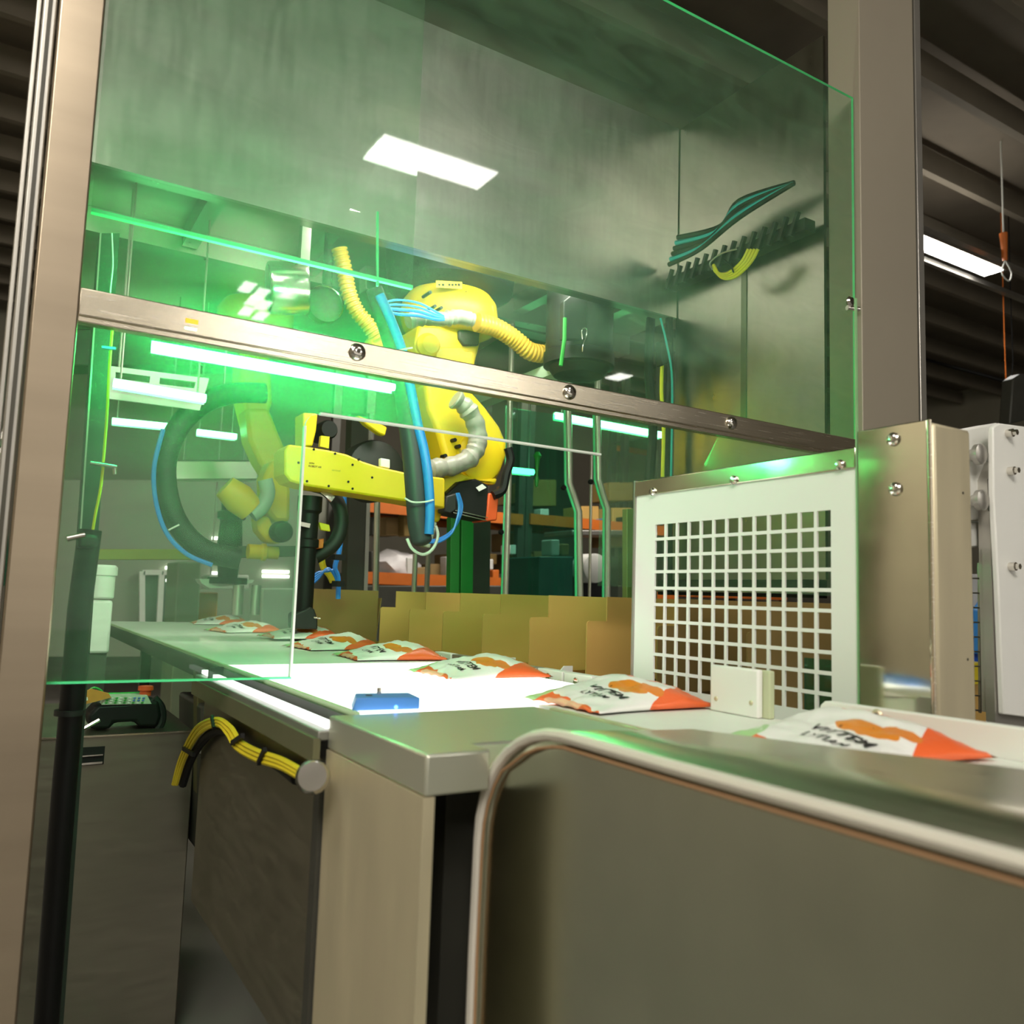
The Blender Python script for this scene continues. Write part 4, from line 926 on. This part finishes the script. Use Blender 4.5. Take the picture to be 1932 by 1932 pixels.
for (x, y0, y1, r, lab) in [(712, 935, 1160, .014, 'thin pale tube beside the rack of orange beams'), (784, 1045, 1140, .012, 'thin pale tube left of pair below the hose end'), (808, 1040, 1140, .012, 'thin pale tube right of pair below the hose end'), (1116, 860, 1140, .008, 'slim rod between the two kinked tubes')]:
    solo('frame_tube', lab, 'tube', MB().tube([aty(4.5, x, y0), aty(4.5, x-4, y1), Vector((aty(4.5, x-4, y1).x, 4.5, FZ))], r*1.28, 10), M_tube)
t = thing('green_post', 'bright green double post under the robot elbow', 'post', aty(3.9, 870, 1130))
for (x0, x1) in ((851, 868), (871, 894)):
    part('profile', MB().prism([aty(3.9, *p_) for p_ in [(x0, 975), (x1, 977), (x1-10, 1900), (x0-10, 1900)]], (0, .05, 0)), M_greenpost, t, bev=.003)
t = thing('dark_column', 'wide dark column right of the green post', 'column', aty(4.0, 920, 1130))
part('column', MB().prism([aty(4.0, *p_) for p_ in [(893, 960), (926, 965), (915, 1800), (883, 1800)]], (0, .08, 0)), M_dgrey, t)
t = thing('dark_column', 'dark column right of the black gripper with pale edge strip', 'column', aty(4.0, 680, 1130))
part('column', MB().prism([aty(4.0, *p_) for p_ in [(664, 780), (696, 780), (665, 1800), (633, 1800)]], (0, .08, 0)), M_dgrey, t)
part('edge_strip', MB().prism([aty(3.99, *p_) for p_ in [(697, 780), (704, 780), (672, 1800), (665, 1800)]], (0, .03, 0)), M_alu, t)
t = thing('rear_glass_panel', 'green tinted rear guard sheet between straight and kinked tubes', 'guard', aty(3.6, 1020, 1130))
part('sheet', MB().prism([aty(3.6, *p_) for p_ in [(966, 770), (1068, 785), (1084, 960), (1086, 1700), (958, 1700)]], (0, .006, 0)), M_tglass, t)
t = thing('rear_glass_panel', 'tinted rear guard sheet right of the second kinked tube', 'guard', aty(3.6, 1170, 1130))
part('sheet', MB().prism([aty(3.6, *p_) for p_ in [(1134, 780), (1240, 800), (1240, 1700), (1152, 1700), (1152, 960)]], (0, .006, 0)), M_glass2, t)
solo('green_valve', 'small green glowing valve fitting above the rear tinted sheet', 'valve', MB().lathe(aty(3.575, 1014, 860), (0, 0, -1), [(-.02, .01), (0, .022), (.02, .012), (.10, .006), (.12, .012), (.16, .006)], 12), M_greenpost)
solo('blue_hose', 'blue hose hanging behind the black gripper', 'hose', MB().tube(spline([aty(3.2, *p_) for p_ in [(650, 925), (648, 980), (640, 1040), (632, 1070), (638, 1090), (638, 1130)]], 6), .010, 8), M_blue)
t = thing('blue_cable_loops', 'tangle of blue cables right of the black gripper', 'cable', aty(3.2, 605, 1100))
for k in range(4):
    part('cable', MB().tube(spline([aty(3.2, *p_) for p_ in [(586, 1092+4*k), (600, 1080+4*k), (618, 1078-2*k), (632, 1076+4*k), (636, 1096+3*k)]], 6), .005, 6), M_blue, t)
solo('hose_clip', 'black clip on the blue hose beside the gripper, upper', 'clip', MB().box(*[q for q in (aty(3.1, 632, 1052).x, aty(3.1, 652, 1052).x)], 3.1, 3.16, aty(3.1, 640, 1056).z, aty(3.1, 640, 1046).z), M_blk)
solo('hose_clip', 'black clip on the blue hose beside the gripper, lower', 'clip', MB().box(*[q for q in (aty(3.1, 636, 1100).x, aty(3.1, 650, 1100).x)], 3.1, 3.16, aty(3.1, 640, 1107).z, aty(3.1, 640, 1096).z), M_blk)
solo('yellow_bundle', 'yellow wire bundle dangling behind the gripper', 'cable', MB().tube(spline([aty(3.4, *p_) for p_ in [(606, 1045), (610, 1070), (622, 1085), (628, 1098)]], 6), .014, 8), M_yel2)

# ------------------------------------------------------------------ racks and goods in the warehouse behind
YR = 8.0
def rack(x0, x1, Y, levels, label):
    t = thing('pallet_rack', label, 'rack', ((x0+x1)/2, Y+.5, FZ))
    for x in (x0, x1):
        for y in (Y, Y+1.0): part('upright', MB().box(x-.045, x+.045, y-.04, y+.04, FZ, 3.2), M_dgrey, t)
    for z in levels:
        for y in (Y-.05, Y+1.0): part('beam', MB().box(x0, x1, y-.025, y+.025, z-.06, z+.06), M_org, t)
        part('deck', MB().box(x0, x1, Y, Y+1.0, z+.02, z+.05), M_dgrey, t)
    return t
z1_ = aty(YR, 740, 960).z; z2_ = aty(YR, 740, 1092).z
rack(3.15, 5.0, YR, (z2_, z1_), 'orange beamed pallet rack behind the dangling hose')
rack(5.1, 7.3, YR, (z2_-.05, z1_+.02), 'orange beamed pallet rack behind the straight pale tube')
rack(7.4, 9.8, YR+.4, (z2_, z1_+.3, 2.2), 'pallet rack behind the kinked tubes')
for i, (x, y, w_, h_) in enumerate([(655, 945, 0, 0)]): pass
def pxbox(name, label, cat, x0, y0, x1, y1, Y, d, m, group=None, bev=.01, down=False, hang=None):
    q = [aty(Y, x0, y0), aty(Y, x1, y0), aty(Y, x1, y1), aty(Y, x0, y1)]
    if down: q[2] = Vector((q[2].x, Y, FZ)); q[3] = Vector((q[3].x, Y, FZ))
    o = solo(name, label, cat, MB().prism(q, (0, d, 0)), m, group, bev=bev)
    if hang:
        for e in (.15, .85):
            c_ = q[0].lerp(q[1], e)+Vector((0, d/2, 0)); part('hanger', MB().tube([c_, Vector((c_.x, c_.y, hang))], .006, 6), M_alu, o)
    return o
mbw = bmesh.new(); bmesh.ops.create_icosphere(mbw, subdivisions=3, radius=.34)
wm = MB(); c = aty(YR+.3, 738, 1072)
for v in mbw.verts:
    q = v.co.copy(); q = q*(1+.25*noise.noise(q*6)); wm.v.append(c+Vector((q.x*1.0, q.y*.8, max(-.13, q.z*.55))))
for f in mbw.faces: wm.face([v.index for v in f.verts])
mbw.free()
solo('white_wrapped_pile', 'pile of white plastic wrapped goods on the orange rack beam', 'goods', wm, M_plastic)
items = [(850, 1045, 876, 1090, M_brown, 'goods'), (655, 0, 0, 0, None, None),
 (960, 1005, 1000, 1040, M_brown, 'a'), (1002, 985, 1026, 1002, M_kraft2, 'a'), (964, 1045, 1006, 1082, M_kraft2, 'a'), (1008, 1040, 1040, 1080, M_brown, 'a'), (970, 912, 1000, 950, M_brown, 'a'),
 (1004, 905, 1050, 955, M_kraft2, 'a'), (1150, 910, 1195, 945, M_kraft2, 'a'), (1098, 955, 1130, 985, M_kraft, 'a'), (1156, 958, 1192, 990, M_kraft, 'a'), (722, 905, 760, 950, M_brown, 'a'), (728, 975, 760, 1010, M_brown, 'a'),
 (1150, 1010, 1190, 1032, M_brown, 'a'), (1100, 1088, 1160, 1104, M_brown, 'a'), (812, 1064, 840, 1092, M_brown, 'a'), (925, 1045, 938, 1065, M_kraft2, 'a')]
names = {}
desc = ['left of the green post low on the rack', '', 'brown carton on the rack right of the straight tube, middle shelf', 'small tan carton behind the tinted sheet', 'tan carton low behind the straight tube', 'brown carton low behind the tinted sheet', 'brown carton high beside the straight tube', 'tan carton high behind the tinted sheet', 'tan carton above the shelf near the perforated guard', 'yellowish carton between the kinked tubes', 'yellowish carton right of the second kinked tube', 'brown carton on the upper orange beam left of the hose', 'brown carton under the orange beam left of the hose', 'flat brown carton on the grey shelf near the perforated guard', 'long low brown carton behind the kinked tubes', 'brown carton on the low beam left of the green post', 'narrow tan carton right of the dark column']
for it, ds in zip(items, desc):
    if it[4] is None: continue
    pxbox('storage_carton', ds if 'carton' in ds else 'brown carton '+ds, 'box', it[0], it[1], it[2], it[3], YR+.2, .4, it[4], 'storage cartons on the racks')
clutter = [  # x0, x1, top, bottom row, colour, words
 (700, 716, 1040, 1090, M_dgrey, 'dark tub low on the rack left of the white pile'), (768, 782, 1052, 1090, M_whitep, 'white canister low on the rack right of the white pile'),
 (786, 806, 1070, 1092, M_brown, 'squat brown parcel between the two short pale tubes'), (842, 850, 1050, 1092, M_plastic, 'slim pale roll beside the green post'),
 (930, 942, 1075, 1096, M_org, 'small orange tray beside the dark column'), (965, 980, 1086, 1098, M_whitep, 'small white pack on the low orange beam behind the straight tube'),
 (984, 1002, 1082, 1098, M_kraft, 'yellowish parcel on the low orange beam behind the tinted sheet'), (1040, 1056, 1018, 1048, M_whitep, 'white carton on top of the teal machine'),
 (1060, 1074, 1026, 1048, M_brown, 'brown parcel on top of the teal machine'), (1020, 1036, 960, 984, M_whitep, 'small white box above the tan carton behind the tinted sheet'),
 (1138, 1146, 978, 1000, M_bluebox, 'little blue tub between shelf and second kinked tube'), (1160, 1172, 985, 1001, M_whitep, 'white packet on the grey shelf near the perforated guard'),
 (1176, 1186, 975, 1001, M_blk, 'black bottle on the grey shelf near the perforated guard'), (702, 716, 975, 1010, M_dgrey, 'dark crate on the middle rack shelf left of the brown carton'),
 (762, 776, 970, 1012, M_kraft2, 'tan parcel on the middle rack shelf left of the dangling hose'), (980, 994, 960, 984, M_dgrey, 'grey crate on the shelf behind the straight tube')]
for x0, x1, y0, y1, m_, ds in clutter:
    pxbox('stored_item', ds, 'item', x0, y0, x1, y1, YR+.05 if x0 < 1040 or x0 > 1080 else 5.7, .15, m_, 'small goods stored on the racks')
pxbox('paper_label_box', 'white labelled box hanging near the narrow carton', 'box', 921, 1055, 931, 1075, YR-.2, .1, M_white)
pxbox('white_bottle_pack', 'white pack on the rack right of the straight tube', 'pack', 962, 1028, 974, 1046, YR-.1, .2, M_white)
pxbox('dark_machine', 'dark machine block behind the kinked tubes', 'machine', 1096, 1050, 1168, 1150, 6.2, .5, M_blk, down=True)
pxbox('teal_machine', 'dark teal machine behind the tinted sheet', 'machine', 1018, 1050, 1082, 1160, 5.6, .6, mat('teal_paint', (.02, .12, .12), .5), down=True)
pxbox('grey_worktop', 'grey shelf slab across the racks near the perforated guard', 'shelf', 1080, 1000, 1200, 1010, 6.6, .5, M_alu)
solo('white_roll', 'round white roll end beside the second kinked tube', 'roll', MB().lathe(aty(5.99, 1124, 1072), (0, -1, 0), [(-.19, .13), (0, .13), (.01, .11)], 24), M_white)
pxbox('tall_olive_panel', 'olive cell corner panel left of the perforated guard', 'panel', 1183, 960, 1203, 1700, 2.6, .03, mat('olive_sheet', (.20, .26, .08), .5, .3), bev=.002)
pxbox('dark_partition', 'dark warehouse partition low behind the cartons', 'partition', 640, 1105, 1240, 1230, 6.9, .1, M_dgrey)

# left rear background seen through the guard
pxbox('grey_lamp_housing', 'long pale metal housing behind the hose loop', 'housing', 325, 868, 488, 906, 4.9, .1, steel('bright_housing', (.75, .72, .66), .35, (1, 1, 1)), hang=1.459)
pxbox('yellow_green_beam', 'olive horizontal beam crossing behind the hose loop', 'beam', 185, 1036, 420, 1056, 5.2, .08, mat('olive_beam', (.28, .34, .04), .5), bev=.004)
t = thing('gear_motor', 'white cylindrical gear motor beside the far left end of the belt', 'motor', aty(3.3, 182, 1235))
c = aty(3.3, 183, 1232)
part('motor_body', MB().lathe(c+Vector((0, 0, .19)), (0, 0, 1), [(0, .036), (.005, .04), (.08, .04), (.082, .046), (.11, .046), (.118, .038)], 24), M_whitep, t)
part('stand', MB().box(c.x-.04, c.x+.03, 3.29, 3.35, FZ, c.z-.0005), M_dark, t)
part('gearbox', MB().box(c.x-.05, c.x+.035, 3.27, 3.36, c.z, c.z+.185), M_whitep, t, bev=.01)
for a in range(10):
    an = a*2*pi/10; d_ = Vector((cos(an), sin(an), 0))
    part('cooling_fin', MB().bar(c+Vector((0, 0, .2))+d_*.042, c+Vector((0, 0, .268))+d_*.042, .003, .003), M_white, t)
t = thing('window_frame', 'white framed glazed opening far behind the guard at left', 'window', aty(8.93, 285, 1180))
for (a0, a1) in [((268, 1078), (268, 1176)), ((268, 1080), (330, 1080)), ((305, 1078), (300, 1176)), ((330, 1080), (326, 1176))]:
    part('frame_bar', MB().bar(aty(8.93, *a0), aty(8.93, *a1), .05, .05), M_white, t)
part('pane', MB().prism([aty(8.96, *p_) for p_ in [(270, 1082), (328, 1082), (326, 1176), (268, 1176)]], (0, .01, 0)), mat('dark_pane', (.10, .16, .11), .2), t)
pxbox('orange_panel', 'orange block behind the second gripper', 'block', 374, 1118, 412, 1160, 6.5, .2, mat('dull_orange', (.55, .26, .05), .5), down=True)
pxbox('white_machine', 'pale machine body behind the clear guard near its right edge', 'machine', 495, 1110, 556, 1200, 5.8, .3, mat('pale_panel', (.5, .52, .44), .5), down=True)
pxbox('white_machine', 'pale machine cover behind the second gripper column', 'machine', 395, 1085, 470, 1112, 6.2, .3, M_white, hang=1.9)
pxbox('dark_green_cabinet', 'green-grey cabinet behind the hose loop low at left', 'cabinet', 335, 1060, 380, 1172, 6.0, .4, mat('green_grey', (.16, .20, .12), .5), down=True)
pxbox('grey_partition', 'long grey partition wall far behind the left guard', 'partition', 60, 905, 620, 1240, 9.0, .1, mat('partition_grey', (.26, .27, .21), .7, 0, .08, 1))
for i, (x0, y0, x1) in enumerate([(312, 1071, 330), (312, 1080, 330), (312, 1095, 330), (398, 1081, 424), (495, 1078, 545), (495, 1087, 545), (400, 1015, 418)]):
    a_ = aty(8.975, x0, y0); b_2 = aty(8.975, x1, y0+1)
    solo('reflection_bar', ['upper', 'middle', 'lower', 'single', 'upper right', 'lower right', 'highest'][i]+' glowing bar imitating a lamp reflection in the left guard', 'light', MB().bar(a_, b_2, .03, .03), E_dimw)  # glowing bars added in place of ceiling lamp reflections in the guard
pxbox('suspended_box', 'green-lit equipment box high behind the hose loop', 'box', 120, 620, 470, 690, 6.5, .3, M_dgrey, hang=4.3)

# ------------------------------------------------------------------ lower left: cabinet, pendant, cables
t = thing('control_cabinet', 'low stainless control cabinet at lower left carrying the teach pendant', 'cabinet', (.3, 2.5, FZ))
cz_ = -.366
part('carcass', MB().box(-.1, .478, 2.30, 2.95, FZ, cz_), M_cab, t, bev=.003)
part('handle_recess', MB().box(.205, .268, 2.2985, 2.301, -.435, -.392), M_blk, t)
part('handle_bar', MB().bar((.205, 2.295, -.412), (.264, 2.295, -.411), .006, .003), M_chrome, t)
part('handle_bar', MB().bar((.205, 2.293, -.430), (.264, 2.293, -.429), .006, .005), M_chrome, t)
part('lip', MB().bar((-.1, 2.296, cz_), (.478, 2.296, cz_), .006, .004), M_rail, t)
YP = 2.36
t = thing('teach_pendant', 'black handheld teach pendant with light keypad lying on the cabinet', 'pendant', aty(YP, 228, 1380))
zc = cz_+.001
def pz(x, y, z): return at(2, z, x, y)
mbp = MB().prism([aty(YP, *p_) for p_ in [(185, 1330), (300, 1322), (305, 1350), (298, 1372), (262, 1372), (255, 1362), (215, 1364), (208, 1376), (170, 1376), (165, 1350)]], (0, .10, 0))
part('case', mbp, M_blk, t, bev=.01)
kp = part('keypad', MB().prism([aty(YP-.002, *p_) for p_ in [(192, 1330), (200, 1314), (278, 1312), (286, 1328)]], (0, .05, .0)), M_screen, t)
for r_ in range(3):
    for k in range(9):
        a_ = aty(YP-.004, 201+k*8.5-r_*1.5, 1316+r_*4.5); part('key', MB().box(a_.x, a_.x+.006, YP-.005, YP-.0025, a_.z-.003, a_.z), M_bluebox if (k > 5 and r_ < 2) else (M_white if k % 2 else M_greenpost), kp)
part('stop_button', MB().lathe(aty(YP+.03, 274, 1312), (0, 0, 1), [(0, .014), (.012, .014), (.014, .019), (.024, .018)], 18), M_red, t, label='orange-red stop button')
part('grip', MB().tube(spline([aty(YP+.02, *p_) for p_ in [(290, 1318), (303, 1335), (304, 1360), (294, 1378)]], 5), .012, 10), M_blk2, t)
part('carry_wire', MB().tube(spline([aty(YP+.03, *p_) for p_ in [(160, 1312), (175, 1298), (190, 1302), (196, 1312)]], 6), .003, 6), M_greenpost, t)
part('handle_bar', MB().cyl(aty(YP+.06, 196, 1310), aty(YP+.06, 268, 1308), .004), M_greenpost, t)
part('cable', MB().tube(spline([aty(YP-.05, *p_) for p_ in [(188, 1358), (170, 1368), (150, 1380), (138, 1392)]], 6), .005, 6), M_chrome, t)
solo('instruction_booklet', 'orange booklet with white label propped on the pendant', 'booklet', MB().prism([aty(YP-.01, *p_) for p_ in [(146, 1312), (172, 1300), (205, 1308), (210, 1316), (180, 1324), (148, 1332)]], (0, .012, 0)), M_manual)
solo('booklet_label', 'white sticker at the left corner of the orange booklet', 'label', MB().prism([aty(YP-.013, *p_) for p_ in [(146, 1320), (165, 1315), (166, 1321), (147, 1328)]], (0, .001, 0)), M_white)
pxbox('olive_column', 'olive steel column between cabinet and conveyor underframe', 'column', 372, 1268, 398, 1500, 2.25, .05, mat('olive_column', (.13, .12, .045), .45, .3), bev=.003)
pxbox('machine_base', 'dark machine base behind the yellow cables under the conveyor', 'base', 380, 1330, 640, 1620, 2.2, .3, M_dark)
t = thing('socket_plate', 'small square socket plate beside the yellow cables', 'socket', aty(2.15, 385, 1420))
part('plate', MB().prism([aty(2.15, *p_) for p_ in [(375, 1408), (396, 1406), (396, 1420), (376, 1422)]], (0, .006, 0)), M_alu, t, bev=.001)
part('socket', MB().lathe(aty(2.149, 386, 1414), (0, -1, 0), [(0, .006), (.002, .0055)], 14), M_blk, t)
t = thing('yellow_cable_bundle', 'bundle of yellow cables with dark ties arching under the conveyor', 'cable', aty(1.7, 450, 1460))
for k in range(5):
    o_ = (k-2)*3.2
    part('cable', MB().tube(spline([at(0, .385+.008*(k % 2), *p_) for p_ in [(330+o_*.5, 1480), (345+o_*.6, 1430+o_*.3), (372+o_*.5, 1380+o_*.8), (408+o_*.2, 1362+o_*.9), (432-o_*.5, 1378+o_), (450-o_*.7, 1405+o_*.9), (485-o_*.3, 1425+o_*1.2), (530, 1440+o_*1.2), (570, 1462+o_*1.2)]], 8), .0042, 6), M_yel2, t)
for p0, p1 in [((400, 1352), (404, 1374)), ((458, 1388), (438, 1402)), ((500, 1414), (488, 1440)), ((346, 1412), (366, 1424))]:
    part('tie', MB().bar(at(0, .38, *p0), at(0, .38, *p1), .006, .008), M_blk, t)
solo('black_cable', 'black cable arching beneath the yellow cable bundle', 'cable', MB().tube(spline([at(0, .40, *p_) for p_ in [(345, 1480), (362, 1430), (392, 1388), (425, 1378), (460, 1410), (520, 1440), (560, 1470)]], 8), .009, 8), M_blk)
solo('round_connector', 'green-lit round steel connector at the bottom of the yellow cables', 'connector', MB().lathe(at(0, .37, 590, 1466), (-.4, -1, .3), [(-.05, .018), (0, .022), (.01, .018)], 20), M_chrome)

# ------------------------------------------------------------------ hidden from the strip but part of the place: cell legs, front apron
solo('front_apron', 'dark steel apron under the drive housing', 'panel', MB().box(.43, .74, .86, .875, FZ, -.6), M_dark)

# ------------------------------------------------------------------ lift everything so that the floor lies at zero
for o in COL.objects:
    if o.parent is None and o.type in ('MESH', 'EMPTY'):
        o.location.z += EYE
